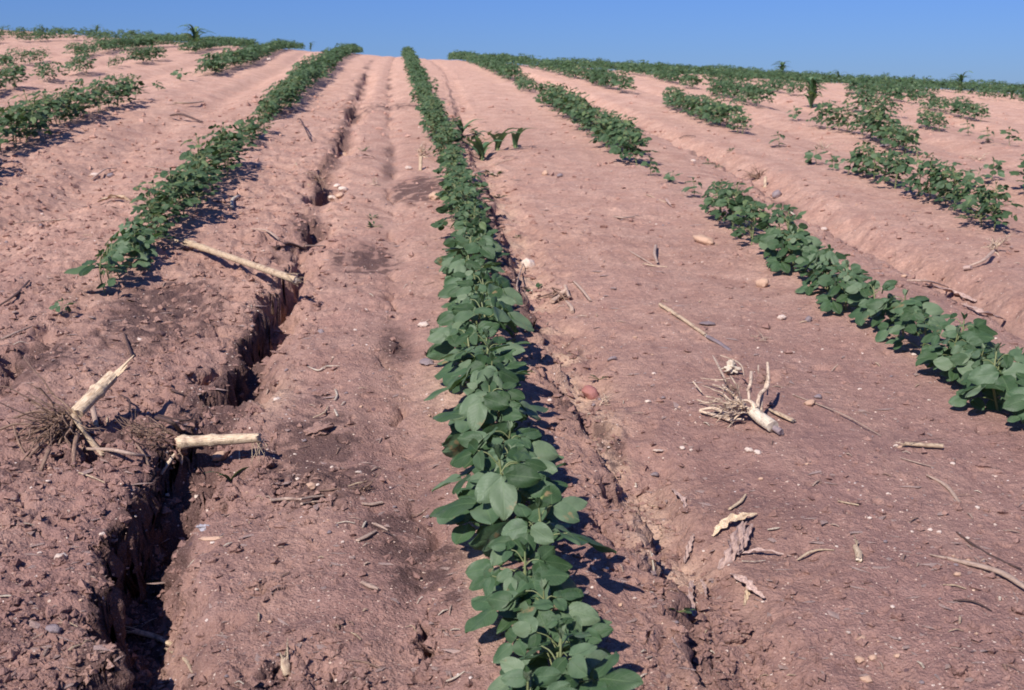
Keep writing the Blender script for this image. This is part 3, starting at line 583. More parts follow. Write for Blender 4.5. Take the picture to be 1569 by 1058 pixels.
# left standing stump, broken over
base_pt = ats([(116, 640, .040)])[0]
e = empty('corn_stump', base_pt, 'broken corn stump leaning up with split stalk over a tangle of dark roots at left', 'corn stump', 'uprooted corn stumps')
W = ats([(116, 634, .050), (172, 577, .088)])-base_pt; mb = MB(); tube(mb, W, [.0125, .013, .0125, .012], 16, 34, .95, .004, (.062,), .03, True, 5); st_ = mb.build('stalk', M_STALK, e)
mb = MB(); W = ats([(160, 585, .088), (180, 566, .105), (205, 544, .120)])-base_pt; ribbon(mb, W, [.008, .0065, .0015], 12, 5, .05, -.6, .2, 5); mb.build('split_rind', M_STALK, st_)
mb = MB(); W = ats([(158, 592, .075), (180, 580, .080), (196, 560, .092)])-base_pt; ribbon(mb, W, [.011, .008, .002], 12, 5, .05, .7, .1, 6); mb.build('split_rind', M_STALK, st_)
mb = MB(); W = ats([(163, 585, .086), (182, 569, .098), (200, 550, .108)])-base_pt; tube(mb, W, [.006, .004, .002], 8, 10, .6); mb.build('dark_core', M_DRK, st_)
mb = MB(); W = ats([(112, 634, .05), (127, 658, .035), (143, 678, .022), (157, 696, .008)])-base_pt; tube(mb, W, [.0055, .006, .0055, .005], 8, 20, .5, .003, (), .03, True, 8); mb.build('hanging_splinter', M_STALK, e)
rs = np.random.default_rng(11)
root_mass(e, (-.005, 0, -.004), [(-1, 0, -.15), (-.8, -.5, -.25), (-.6, -.8, -.3), (-1, .3, 0)], rs, .14, .0024, M_ROOT, n=44)
soil_lump(e, (-.035, .01, -.038), (.045, .035, .028), 61); soil_lump(e, (.01, .03, -.045), (.03, .03, .022), 62)
root_mass(e, (-.02, .005, -.0), [(-1, -.2, -.1), (-.5, -.9, -.3)], rs, .10, .0016, M_ROOT, n=22)
for pts, r in (([(120, 660, .03), (118, 685, .02), (113, 715, .002)], .0042), ([(80, 665, .02), (60, 680, .012), (45, 700, .004)], .0035), ([(75, 690, .02), (68, 705, .012), (62, 722, .0)], .004), ([(20, 650, .01), (28, 675, .006), (45, 708, 0)], .002),
               ([(22, 640, .02), (60, 632, .03), (105, 640, .04)], .003), ([(0, 658, .004), (20, 650, .015), (55, 650, .02)], .0028), ([(50, 615, .02), (72, 640, .03), (90, 655, .03)], .003), ([(105, 640, .035), (107, 650, .03), (106, 625, .05)], .0025)):
    mb = MB(); tube(mb, ats(pts)-base_pt, [r, r*.9, r*.6], 8, 12, .9, 0, (), .06, True, 3); mb.build('root', M_ROOT, e)
# second stump, lying
b2 = ats([(280, 676, .050)])[0]; e = empty('corn_stump', b2, 'corn stump lying flat across the gully with its ringed stub pointing right', 'corn stump', 'uprooted corn stumps')
W = ats([(272, 678, .050), (398, 671, .050)])-b2; mb = MB(); tube(mb, W, [.0115, .0105, .010, .0085], 14, 34, .95, .006, (.012, .068,), .03, True, 5); st_ = mb.build('stalk', M_STALK, e)
mb = MB(); rs2 = np.random.default_rng(3)
for i in range(9):
    p = ats([(392, 672, .048)])[0]-b2; tube(mb, [p+rs2.normal(0, .004, 3), p+np.array([.01, -.012, -.01])+rs2.normal(0, .006, 3), p+np.array([.012, -.03, -.03])+rs2.normal(0, .010, 3)], [.0012, .0009, .0004], 4, 7)
mb.build('frayed_fibres', M_STALK, st_)
rs = np.random.default_rng(12)
root_mass(e, (-.015, 0, .004), [(-1, .05, .05), (-1, -.2, -.1), (-.9, .35, .1)], rs, .13, .0019, M_ROOT, n=50, sag=.1)
soil_lump(e, (-.045, .0, -.014), (.045, .032, .026), 63); soil_lump(e, (-.015, -.005, -.012), (.022, .022, .02), 64)
root_mass(e, (-.01, -.004, -.004), [(-.5, -.8, -.4), (-.1, -1, -.5), (-.8, -.6, -.2)], rs, .07, .0024, M_ROOT, n=9)
for pts, r, mt in (([(272, 690, .02), (262, 706, .014), (247, 727, .008)], .0038, M_ROOTP), ([(278, 700, .02), (277, 715, .010)], .0034, M_ROOTP), ([(240, 640, .03), (262, 648, .036), (276, 660, .032)], .0045, M_DRK), ([(242, 636, .03), (285, 645, .02), (300, 633, .01)], .0018, M_DRK), ([(208, 680, .015), (222, 700, .01), (235, 735, .0)], .0022, M_ROOT)):
    mb = MB(); tube(mb, ats(pts)-b2, [r, r, r*.75], 8, 12, .9, 0, (), .05, True, 3); mb.build('root', mt, e)
stalk([(126, 688, .014), (170, 689, .020), (210, 696, .020), (240, 701, .016)], [.003, .0035, .0035, .002], 'thin brown stick lying between the two uprooted stumps', mt=M_STRAWG, name='stick', cat='stick', pith=False, seed=6)
stalk([(122, 725, .004), (140, 731, .005), (161, 740, .004)], [.0018, .0016, .001], 'thin pale splinter below the left stump', name='stalk_splinter', cat='splinter', pith=False, seed=7)
stalk([(142, 625, .02), (147, 650, .012)], [.005, .0045], 'short stubby stalk piece behind the hanging splinter', mt=M_STRAWG, name='stalk_piece', cat='stalk piece', seed=8)
# pale root ball on the right bed
b3 = ats([(1160, 632, .022)])[0]; e = empty('corn_root_ball', b3, 'pale dried corn root ball with upcurled fingers on the right bed', 'root ball')
mb = MB(); tube(mb, ats([(1152, 630, .022), (1165, 641, .018), (1184, 654, .013)])-b3, [.011, .0125, .0125], 14, 16, .95, .002, (), .03, True, 3); mb.build('stub', M_PITH, e)
mb = MB(); tube(mb, ats([(1186, 656, .010), (1197, 663, .007)])-b3, [.006, .007], 10, 6, .95, .002); mb.build('stub_end', M_GREY, e)
for pts, rr in (([(1160, 628, .025), (1165, 606, .045), (1173, 588, .060), (1176, 556, .085)], [.0048, .0042, .0042, .003]), ([(1166, 630, .02), (1168, 606, .04), (1178, 590, .055), (1178, 562, .075)], [.0035, .003, .0026, .0015]),
                ([(1150, 632, .024), (1138, 628, .018), (1124, 636, .014), (1097, 627, .012), (1072, 628, .010)], [.005, .0048, .005, .0045, .002]), ([(1140, 643, .012), (1120, 645, .008), (1100, 638, .008), (1072, 630, .008)], [.003, .0048, .0045, .003]),
                ([(1150, 628, .03), (1135, 622, .025), (1126, 608, .035), (1112, 598, .040), (1108, 590, .045)], [.004, .0038, .0034, .003, .0022]), ([(1158, 626, .03), (1150, 616, .04), (1137, 613, .045)], [.006, .004, .0018]),
                ([(1145, 600, .05), (1149, 590, .06), (1151, 570, .07)], [.0032, .0034, .0026]), ([(1126, 608, .03), (1131, 597, .045), (1124, 583, .06), (1119, 576, .065)], [.0016, .0018, .002, .0015]), ([(1112, 584, .055), (1104, 555, .06), (1092, 545, .055)], [.0018, .0022, .001]),
                ([(1104, 545, .06), (1126, 551, .06), (1135, 560, .06), (1140, 576, .05)], [.0014, .0018, .0018, .0010]), ([(1062, 585, .02), (1075, 601, .012)], [.0016, .0016]), ([(1075, 580, .02), (1100, 582, .03), (1118, 580, .04)], [.0012, .002, .0015]),
                ([(1068, 613, .010), (1085, 616, .012), (1106, 614, .014)], [.0018, .002, .001]), ([(1082, 608, .015), (1096, 610, .015)], [.0016, .001]), ([(1162, 560, .07), (1162, 572, .065)], [.0016, .0016]), ([(1093, 590, .03), (1104, 596, .03), (1114, 602, .03)], [.002, .0022, .001]),
                ([(1148, 615, .04), (1147, 600, .05)], [.0025, .003]), ([(1120, 590, .05), (1126, 600, .04)], [.002, .0015])):
    mb = MB(); tube(mb, ats(pts)-b3, rr, 8, 20, .9, 0, (), .09, True, len(pts)); mb.build('root', M_ROOTP, e)
rs = np.random.default_rng(13); root_mass(e, tuple(ats([(1130, 600, .045)])[0]-b3), [(-1, .1, .3), (-.8, .5, .3), (-1, -.4, -.4)], rs, .05, .0009, M_ROOT, n=18); root_mass(e, (-.03, .0, .01), [(-1, .1, .1), (-.9, .3, .5), (-1, -.3, 0)], rs, .085, .0021, M_ROOTP, n=22)
root_mass(e, tuple(ats([(1172, 580, .065)])[0]-b3), [(-.8, 0, -.3), (.5, 0, -.8)], rs, .03, .0008, M_ROOT, n=7)
stalk([(1180, 628, .006), (1196, 636, .006), (1216, 645, .006)], [.004, .0065, .006], 'short tan stalk piece lying right of the pale root ball', name='stalk_piece', cat='stalk piece', flat=.5, seed=9)
# other stalks and sticks on the beds: points (photo x, y, height above soil), radius
ST = [([(1012, 467, .006), (1045, 488, .006), (1082, 514, .004)], [.006, .0055, .005], M_STALK, 'corn_stalk', 'pale half-buried corn stalk running diagonally on the right bed', (.06,)),
      ([(1084, 516, .003), (1100, 526, .003), (1118, 537, .001)], [.0065, .006, .005], M_GREY, 'corn_stalk', 'grey buried lower end of the diagonal stalk on the right bed', ()),
      ([(1385, 680, .007), (1415, 682, .007), (1444, 684, .007)], [.004, .0055, .0055], M_STALK, 'stalk_piece', 'pale broken stalk piece lying level near the right edge below the right row', ()),
      ([(1311, 838, .004), (1314, 848, .006), (1316, 858, .005)], [.0045, .0055, .005], M_STALK, 'stalk_piece', 'short stubby pale stalk piece alone on the lower right bed', ()),
      ([(1425, 850, .002), (1480, 858, .006), (1530, 878, .006), (1575, 903, .008)], [.002, .0055, .006, .005], M_STRAWG, 'corn_stalk', 'long weathered stalk running off the right edge', ()),
      ([(1465, 815, .002), (1500, 838, .003), (1535, 858, .002), (1565, 872, .003)], [.0015, .003, .003, .0015], M_DRK, 'stick', 'thin dark stick just above the long weathered stalk', ()),
      ([(1222, 858, .003), (1240, 848, .007), (1255, 843, .004), (1278, 843, .002)], [.0015, .003, .0022, .0012], M_STALK, 'stalk_splinter', 'curved pale splinter left of the stubby stalk piece', ()),
      ([(1284, 768, .003), (1315, 774, .003)], [.0025, .002], M_STALK, 'stalk_splinter', 'small pale chip of stalk in the middle of the lower right bed', ()),
      ([(206, 968, .010), (235, 977, .006), (266, 989, .006)], [.005, .005, .004], M_STALK, 'stalk_piece', 'tan flat stalk piece jutting over the deep gully at the bottom left', ()),
      ([(254, 994, .004), (275, 1012, .005), (294, 1030, .004)], [.003, .003, .0015], M_STALK, 'stalk_splinter', 'pale splinter just below the tan piece at the bottom left', ()),
      ([(472, 562, .003), (487, 567, .004), (500, 561, .006), (520, 561, .003)], [.0012, .0024, .0024, .0012], M_PITH, 'twig', 'crooked pale twig on the bed between left gully and middle row', ()),
      ([(366, 300, .008), (360, 309, .008), (356, 318, .006)], [.006, .0065, .006], M_PITH, 'stalk_piece', 'bright short stalk chunk beside the left row', ()),
      ([(386, 351, .006), (410, 358, .006), (428, 367, .010)], [.0035, .005, .005], M_STRAWG, 'stalk_piece', 'split stalk piece above the long pale stalk', ()),
      ([(422, 380, .008), (445, 372, .014), (468, 382, .008)], [.006, .008, .006], M_DRK, 'stalk_piece', 'dark rotten stalk arched over a hole by the left gully', ()),
      ([(468, 377, .005), (498, 377, .006)], [.004, .004], M_STRAWG, 'stalk_piece', 'short level straw piece jutting into the left gully', ()),
      ([(453, 250, .01), (462, 262, .012), (473, 284, .01)], [.003, .004, .003], M_STALK, 'twig', 'pale forked twig left of the upper left gully', ()),
      ([(456, 183, .02), (464, 196, .02), (475, 213, .02)], [.004, .005, .004], M_DRK, 'stick', 'dark stick standing out of the soil high on the left bed', ()),
      ([(880, 432, .006), (890, 445, .006), (905, 461, .005)], [.004, .0045, .004], M_STRAWG, 'stick', 'weathered stick piece right of the buried root ball', ()),
      ([(940, 332, .008), (955, 334, .008), (972, 332, .006)], [.005, .006, .004], M_STRAWG, 'stalk_piece', 'small tan stalk piece high on the right bed', ()),
      ([(985, 404, .004), (1003, 407, .004), (1022, 409, .003)], [.0025, .003, .002], M_STALK, 'twig', 'thin pale twig with a knob on the right bed', ()),
      ([(1005, 376, .012), (1005, 390, .012), (1007, 402, .008)], [.005, .005, .004], M_STRAWG, 'stalk_piece', 'grey upright stalk stub at the knobbed twig', ()),
      ([(965, 385, .002), (985, 398, .004), (1000, 406, .002)], [.0025, .0035, .002], M_STRAWG, 'twig', 'faint straw running down to the grey stub', ()),
      ([(990, 298, .003), (1010, 304, .004), (1020, 310, .003)], [.002, .002, .002], M_STALK, 'twig', 'thin straw with a pale flake at its end on the right bed', ()),
      ([(725, 267, .012), (745, 267, .012), (762, 269, .010)], [.006, .006, .005], M_STRAWG, 'stalk_piece', 'stalk piece lying just right of the middle row with a dark shadow', ()),
      ([(757, 254, .006), (770, 248, .006), (785, 244, .006)], [.002, .002, .002], M_STALK, 'twig', 'straight thin straw below the corn seedlings', ()),
      ([(414, 767, .004), (440, 766, .006), (460, 765, .005)], [.004, .005, .003], M_STRAWG, 'stalk_piece', 'brown stalk piece at the lower left rim of the damp patch', ()),
      ([(460, 765, .008), (478, 763, .008), (495, 760, .006)], [.003, .004, .003], M_STRAWG, 'stalk_piece', 'upper of two sticks at the lower rim of the damp patch', ()),
      ([(462, 772, .004), (478, 770, .004), (490, 768, .003)], [.003, .003, .002], M_STRAWG, 'stalk_piece', 'lower of two sticks at the lower rim of the damp patch', ()),
      ([(490, 752, .004), (505, 750, .006), (522, 748, .003)], [.0018, .002, .0014], M_ROOT, 'twig', 'thin brown twig inside the damp patch', ()),
      ([(548, 828, .003), (562, 820, .004), (576, 814, .003)], [.003, .004, .0025], M_STRAWG, 'stalk_splinter', 'tan flat splinter by a dark twig on the lower middle bed', ()),
      ([(574, 803, .006), (584, 807, .006), (594, 813, .004)], [.003, .0035, .002], M_STRAWG, 'stalk_splinter', 'short splinter meeting the dark twig on the lower middle bed', ()),
      ([(580, 808, .010), (595, 818, .008), (610, 829, .002)], [.0018, .0015, .001], M_DRK, 'twig', 'dark twig pointing down right on the lower middle bed', ()),
      ([(555, 772, .003), (570, 773, .004), (586, 770, .003)], [.003, .004, .0035], M_STRAWG, 'stalk_splinter', 'flat tan splinter right of the damp patch', ()),
      ([(554, 892, .004), (568, 898, .005), (580, 903, .003)], [.003, .0045, .003], M_STRAWG, 'stalk_splinter', 'small tan flake on the lower middle bed above the bottom edge', ()),
      ([(514, 597, .004), (516, 606, .004), (513, 613, .003)], [.0022, .0022, .0016], M_PITH, 'twig', 'tiny upright pale twig beside the rusty patch', ()),
      ([(513, 628, .003), (517, 637, .003)], [.0022, .0020], M_PITH, 'twig', 'tiny pale chip below the rusty patch', ()),
      ([(480, 640, .003), (495, 634, .006), (503, 622, .003)], [.0014, .0018, .001], M_STALK, 'twig', 'small curved pale straw below the rusty patch', ()),
      ([(436, 1012, .010), (438, 1022, .012), (440, 1034, .006)], [.005, .006, .005], M_STALK, 'stalk_piece', 'pale stub standing in the dark pit at the bottom', ()),
      ([(1380, 702, .002), (1405, 710, .003), (1430, 716, .002)], [.0018, .002, .001], M_STRAWG, 'twig', 'thin twig below the level stalk piece on the right', ()),
      ([(1395, 678, .012), (1420, 676, .014), (1444, 672, .012)], [.0008, .0009, .0006], M_DRK, 'twig', 'hair-thin dark twig over the level stalk piece', ()),
      ([(1460, 920, .002), (1490, 920, .006), (1520, 936, .002)], [.0015, .0022, .001], M_DRK, 'twig', 'dark bent twig near the lower right corner', ()),
      ([(1215, 605, .002), (1290, 640, .003), (1350, 668, .002)], [.0018, .002, .001], M_STRAWG, 'twig', 'long faint straw on the right bed between root ball and level stalk piece', ()),
      ([(0, 468, .004), (25, 452, .006), (45, 430, .006)], [.003, .004, .003], M_DRK, 'stick', 'dark stick at the left edge below the left row', ()),
      ([(2, 520, .003), (25, 510, .004), (50, 500, .003)], [.003, .004, .002], M_STRAWG, 'stick', 'brown stick near the left edge above the crack', ()),
      ([(190, 510, .004), (197, 535, .006), (205, 552, .004)], [.002, .003, .0015], M_DRK, 'twig', 'dark twig behind the tip of the broken stump', ()),
      ([(262, 598, .004), (280, 605, .006), (322, 622, .003)], [.002, .0022, .001], M_DRK, 'twig', 'dark twig above the lying stump', ()),
      ([(186, 606, .02), (196, 615, .018), (197, 640, .004)], [.003, .0022, .0012], M_DRK, 'twig', 'dark curled root hanging right of the broken stump', ()),
      ([(268, 158, .02), (290, 160, .02), (312, 156, .02)], [.006, .008, .005], M_STALK, 'stalk_piece', 'pale stalk piece between the two clumps of the second left row', ()),
      ([(262, 177, .02), (283, 181, .02), (310, 187, .01)], [.010, .012, .006], M_DRK, 'stalk_piece', 'dark lump of stalk high on the left bed', ()),
      ([(225, 255, .01), (260, 260, .012), (240, 264, .01)], [.003, .004, .003], M_STRAWG, 'stick', 'weathered stick on the bed left of the left row', ()),
      ([(140, 275, .01), (160, 262, .012), (178, 258, .01)], [.004, .005, .004], M_STRAWG, 'stick', 'pale stick on the far left bed', ()),
      ([(20, 342, .006), (70, 338, .006), (110, 335, .006)], [.002, .003, .002], M_STRAWG, 'stick', 'long faint straw across the left bed', ()),
      ([(898, 205, .01), (915, 168, .01), (935, 170, .008)], [.002, .003, .002], M_STRAWG, 'twig', 'thin straw by the upper clump of the right row', ()),
      ([(1040, 212, .01), (1052, 208, .01), (1066, 209, .01)], [.003, .004, .003], M_DRK, 'stick', 'small dark stick between right rows high on the slope', ()),
      ([(1390, 430, .006), (1420, 437, .008), (1452, 440, .006)], [.004, .005, .003], M_STRAWG, 'stalk_piece', 'weathered stalk piece in the right furrow', ()),
      ([(1195, 322, .006), (1210, 326, .006), (1218, 330, .005)], [.004, .005, .004], M_PITH, 'stalk_piece', 'pale chip in the right furrow below the straw heap', ()),
      ([(802, 402, .006), (790, 440, .012), (808, 458, .006)], [.002, .0025, .002], M_STRAWG, 'stick', 'thin stick leaning from the middle row onto the bank', ()),
      ([(1470, 770, .001), (1450, 745, .002), (1420, 728, .001)], [.003, .004, .002], M_STRAWG, 'stick', 'half-buried stem on the right bed above the long weathered stalk', ()),
      ([(1118, 780, .004), (1135, 768, .006), (1143, 757, .006)], [.003, .0035, .0015], M_STALK, 'stalk_splinter', 'pale splinter above the dry husk on the lower right bed', ()),
      ([(1176, 812, .003), (1185, 811, .004), (1194, 809, .003)], [.002, .003, .002], M_PITH, 'stalk_splinter', 'tiny white chip right of the dry husk', ()),
      ([(1138, 860, .004), (1155, 861, .004), (1172, 859, .003)], [.0012, .0012, .0008], M_PITH, 'twig', 'thin white straw right of the lower husk', ())]
CATS = {'corn_stalk': 'corn stalk', 'stalk_piece': 'stalk piece', 'stalk_splinter': 'splinter', 'twig': 'twig', 'stick': 'stick'}
for i, (pts, rad, mt, nm, lb, nd) in enumerate(ST):
    if max(rad) > .0048 and mt in (M_STALK, M_PITH): stalk(pts, rad, lb, nd, mt, nm, CATS[nm], seed=20+i, frayA=3, flat=.75)
    else:
        W = ats(pts); mb = MB(); tube(mb, W-W[0], rad, 8, 18, .6, .0015, (), .08, True, i); tag(mb.build(nm, mt, None, True, W[0]), lb, CATS[nm])
# dry husks and leaf litter
HK = [([(1092, 822, .003), (1110, 802, .010), (1135, 793, .012), (1160, 787, .006)], [.004, .011, .010, .002], 'pale dry husk leaf, upper of the crumpled group on the right bed'),
      ([(1140, 800, .010), (1130, 825, .008), (1120, 850, .006), (1100, 872, .006)], [.006, .014, .013, .004], 'crumpled brown husk running down to the wash edge'),
      ([(1152, 803, .012), (1140, 830, .012), (1130, 850, .008)], [.003, .008, .004], 'narrow curled husk strip beside the crumpled brown husk'),
      ([(1120, 880, .006), (1140, 890, .010), (1155, 905, .010), (1172, 916, .006)], [.005, .010, .007, .003], 'curled grey husk piece, lowest of the crumpled group'),
      ([(1135, 849, .004), (1165, 843, .010), (1212, 852, .003)], [.003, .005, .001], 'long thin dry leaf right of the crumpled husk'),
      ([(1150, 893, .006), (1145, 910, .004), (1140, 928, .002)], [.006, .005, .002], 'small dry leaf tip below the lowest husk'),
      ([(1062, 820, .006), (1055, 840, .010), (1048, 862, .006)], [.003, .006, .003], 'dry leaf scrap at the edge of the sandy wash'),
      ([(1060, 890, .008), (1058, 915, .008), (1064, 945, .004)], [.004, .006, .005], 'brown rind strip standing in the wash wall near the bottom'),
      ([(1074, 888, .012), (1080, 900, .012), (1082, 915, .006)], [.003, .004, .001], 'dark curled strip beside the brown rind strip'),
      ([(1030, 750, .004), (1045, 765, .008), (1052, 785, .004)], [.004, .007, .004], 'pinkish dry flake on the bank right of the wash'),
      ([(150, 310, .012), (175, 302, .020), (205, 308, .012)], [.010, .018, .010], 'crumpled tan husk left of the left row'),
      ([(1420, 437, .008), (1460, 448, .014), (1495, 462, .01)], [.010, .016, .008], 'crumpled pale husk in the right furrow'),
      ([(1475, 466, .006), (1510, 480, .010), (1540, 490, .006)], [.006, .012, .006], 'flat straw husk farther down the right furrow'),
      ([(1020, 304, .004), (1024, 311, .008), (1028, 316, .005)], [.004, .009, .003], 'bright flake at the end of a thin straw on the right bed'),
      ([(545, 240, .01), (560, 238, .014), (575, 242, .01)], [.006, .010, .006], 'dull scrap of husk above the pale cobs')]
for i, (pts, wd, lb) in enumerate(HK):
    W = ats(pts); mb = MB(); ribbon(mb, W-W[0], [.72*v for v in wd], 26, 11, .3, .3, (-.6, .5, .9, -.3)[i % 4], i); tag(mb.build('dry_husk', M_HUSK if i % 5 else M_STALK, None, True, W[0]), lb, 'husk', 'dry husks and leaves on the soil')
# tufts of roots and straw
def tuft(px, py, L, r, n, dirs, label, mt, name='root_tuft', extra=None, h=.01):
    q = at(px, py, h); e = empty(name, q, label, 'root tuft' if name == 'root_tuft' else 'straw heap'); rs = np.random.default_rng(int(px*3+py)); root_mass(e, (0, 0, 0), dirs, rs, L, r, mt, 'root' if name == 'root_tuft' else 'straw', n, .5)
    for pts, rr, m2 in (extra or []):
        mb = MB(); tube(mb, ats(pts)-q, rr, 8, 12, .8, .001, (), .06); mb.build('stub', m2, e)
tuft(856, 452, .055, .0032, 12, [(-1, 0, 0), (-.3, -1, -.1), (.5, -.7, 0), (-.8, -.6, 0)], 'weathered root ball half buried in the bank right of the middle row', M_ROOT, extra=[([(846, 462, .010), (855, 453, .015), (866, 446, .018)], [.008, .009, .008], M_STRAWG), ([(866, 438, .02), (872, 455, .014)], [.005, .004], M_STRAWG), ([(868, 462, .012), (876, 470, .010), (877, 478, .006)], [.004, .006, .005], M_STRAWG), ([(822, 457, .004), (845, 450, .010)], [.002, .003], M_DRK)])
tuft(645, 238, .09, .0035, 14, [(0, 0, 1), (.5, -.3, .8), (-.5, -.2, .7), (.8, -.5, .3)], 'straw-coloured root tuft hard against the left side of the middle row', M_ROOTP, extra=[([(644, 262, .0), (645, 240, .06)], [.008, .009], M_STALK)])
tuft(1160, 272, .10, .003, 22, [(-1, 0, .1), (-.8, -.6, .1), (-.9, .4, .2), (.2, -.5, .3)], 'brown straw heap in the right furrow', M_ROOT, 'straw_heap', extra=[([(1172, 288, 0), (1173, 272, .04)], [.008, .008], M_STALK)])
tuft(1524, 382, .07, .003, 14, [(-.2, -.5, 1), (-.8, -.8, .2), (.5, -.6, .4), (0, 0, 1)], 'weathered root ball with splayed bristles near the right edge', M_ROOTP, extra=[([(1485, 408, .01), (1510, 400, .015), (1522, 385, .02)], [.004, .006, .006], M_STRAWG), ([(1478, 411, .01), (1488, 410, .01)], [.010, .009], M_HUSK)])
tuft(488, 275, .09, .003, 12, [(0, -1, .2), (-.5, -.7, .3), (.3, -1, 0), (-.9, 0, .3)], 'dark tangle of roots in the hollow beside the pale cobs', M_ROOT)
tuft(1262, 228, .10, .0025, 12, [(-.6, 0, .7), (.7, 0, .6), (-1, 0, .2), (0, -.3, 1)], 'pale straw tuft sticking up in the second right row', M_ROOTP, 'straw_heap')
tuft(926, 618, .03, .0012, 14, [(0, 0, 1), (.5, -.4, .6), (-.4, -.4, .6), (.8, 0, .2)], 'small golden straw tuft right of the red stone', M_ROOTP, 'straw_heap', h=.002)
tuft(1170, 520, .04, .0014, 10, [(0, -1, .1), (.6, -.7, .1), (-.7, .6, .3)], 'wispy straw tuft above the pale root ball', M_STRAWG, 'straw_heap', h=.003)
tuft(1500, 245, .10, .003, 10, [(-1, 0, .3), (1, 0, .2), (0, -.5, .6)], 'loose straw scattered before the right-edge clump', M_ROOTP, 'straw_heap')
tuft(552, 752, .05, .0012, 14, [(1, 0, .1), (-1, .1, .1), (.3, -.8, .3), (.7, .7, .2)], 'fine brown roots matted at the right end of the damp patch', M_ROOT, h=.003)
tuft(575, 282, .05, .002, 6, [(-1, .1, .1), (0, 0, 1), (.8, 0, .1)], 'pale forked root stub on the bed right of the cobs', M_ROOTP)
tuft(108, 462, .03, .001, 5, [(1, 0, 0), (-1, -.4, 0)], 'a few thin roots at the foot of the lone seedling', M_STRAWG, h=.002)
# ------------------------------------------------------------------ stones
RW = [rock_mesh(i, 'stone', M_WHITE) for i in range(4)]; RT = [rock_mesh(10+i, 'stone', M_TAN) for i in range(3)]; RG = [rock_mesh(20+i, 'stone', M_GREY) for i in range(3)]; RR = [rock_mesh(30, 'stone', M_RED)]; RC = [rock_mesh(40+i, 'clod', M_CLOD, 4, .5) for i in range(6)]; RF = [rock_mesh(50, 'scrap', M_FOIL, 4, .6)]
def rock(px, py, wpx, label, L, name='stone', cat='stone', flat=.65, asp=1., group=None, sink=.2):
    q = at(px, py); r = wpx*np.linalg.norm(q-np.array([0, 0, CH]))/F/2; o = link(name, random.choice(L)); q[2] = float(H(q[0:1], q[1:2])[0]); o.location = (q[0], q[1], q[2]+r*flat*(1-2*sink)*.8)
    o.scale = (r, r*asp, r*flat); o.rotation_euler = (random.uniform(-.3, .3), random.uniform(-.3, .3), random.uniform(-.5, .5)); tag(o, label, cat, group); return o
rock(1147, 692, 14, 'small white stone below the pale root ball', RW); rock(1197, 489, 14, 'flat white stone on the right bed above the root ball', RW); rock(1239, 493, 12, 'bluish grey stone right of the flat white one', [RG[0]], flat=.9)
rock(1168, 440, 20, 'brownish knob of stone left of the right row', RT, flat=.9); rock(1078, 373, 26, 'smooth tan stone high on the right bed', RT, flat=.6, asp=1.6); rock(1084, 498, 24, 'flat grey slab stone on the right bed', RG, flat=.3)
rock(904, 609, 30, 'rounded red stone in the wash right of the middle row', RR, flat=.8, asp=1.3); rock(809, 411, 24, 'bright white chunky stone right of the middle row', RW, flat=.9); rock(817, 447, 8, 'small pale pebble under the white chunky stone', RW)
rock(527, 294, 17, 'pale round cob end, rightmost of the pile in the left gully', RW, 'corn_cob', 'cob'); rock(510, 306, 14, 'pale cob chunk at the lower left of the gully pile', RW, 'corn_cob', 'cob'); rock(520, 302, 14, 'pinkish cob chunk in the middle of the gully pile', RT, 'corn_cob', 'cob'); rock(517, 287, 12, 'small yellowish cob chunk at the top of the gully pile', RW, 'corn_cob', 'cob')
rock(527, 240, 26, 'wide pale cob lying above the gully pile', RT, 'corn_cob', 'cob', flat=.4); rock(626, 260, 12, 'whitish stone next to the straw-coloured root tuft', RW); rock(668, 305, 22, 'round earthy stone touching the middle row', RT)
rock(490, 605, 22, 'rusty brown block of crusted soil on the middle bed', [RC[0]], 'soil_clod', 'clod', .35, 1.6); rock(488, 662, 44, 'orange-brown crusted clod at the top of the damp patch', [RC[1]], 'soil_clod', 'clod', .3, 1.); rock(478, 748, 18, 'pinkish stone at the lower rim of the damp patch', RT)
rock(408, 714, 22, 'angular clod right of the lying stump', [RC[2]], 'soil_clod', 'clod', .7); rock(456, 735, 7, 'round white pebble inside the damp patch', RW); rock(549, 725, 11, 'bright oval pebble at the right of the damp patch', RW, flat=.5); rock(335, 703, 26, 'pinkish stone wedged under the lying stump', RT)
rock(303, 763, 10, 'pale pebble at the gully edge below the grass shoot', RW); rock(95, 857, 20, 'pinkish white stone on the left bed near the bottom', RW); rock(82, 968, 22, 'grey rounded stone near the bottom left corner', RG); rock(157, 820, 10, 'small pale stone left of the gully', RW)
rock(316, 810, 28, 'crumpled silvery scrap on the bed right of the gully', RF, 'foil_scrap', 'scrap', .3, .6); rock(322, 826, 40, 'flat pinkish chip below the silvery scrap', RT, flat=.12, asp=.3); rock(425, 614, 12, 'pale pebble on the left flank of the middle bed', RW); rock(492, 510, 10, 'grey-white pebble high on the middle bed', RG)
rock(560, 477, 8, 'small pale pebble near the middle row', RW); rock(654, 558, 22, 'grey stone half hidden by the middle row', RG, flat=.5); rock(648, 500, 18, 'pale stone just left of the middle row', RW, flat=.5); rock(835, 268, 11, 'dark-sided tan stone high on the right bed', RT, flat=1.); rock(858, 271, 10, 'dark stone right of the dark-sided tan stone', RG)
rock(951, 241, 5, 'tiny pale pebble high on the right bed', RW); rock(938, 552, 16, 'grey-blue pebble above the red stone', RG, flat=.5, asp=.6); rock(993, 617, 10, 'pale stone right of the straw tuft', RW); rock(1008, 692, 18, 'pale flake at the bank of the wash', RW, flat=.3); rock(1045, 688, 10, 'white oval pebble on the bed edge below the root ball', RW)
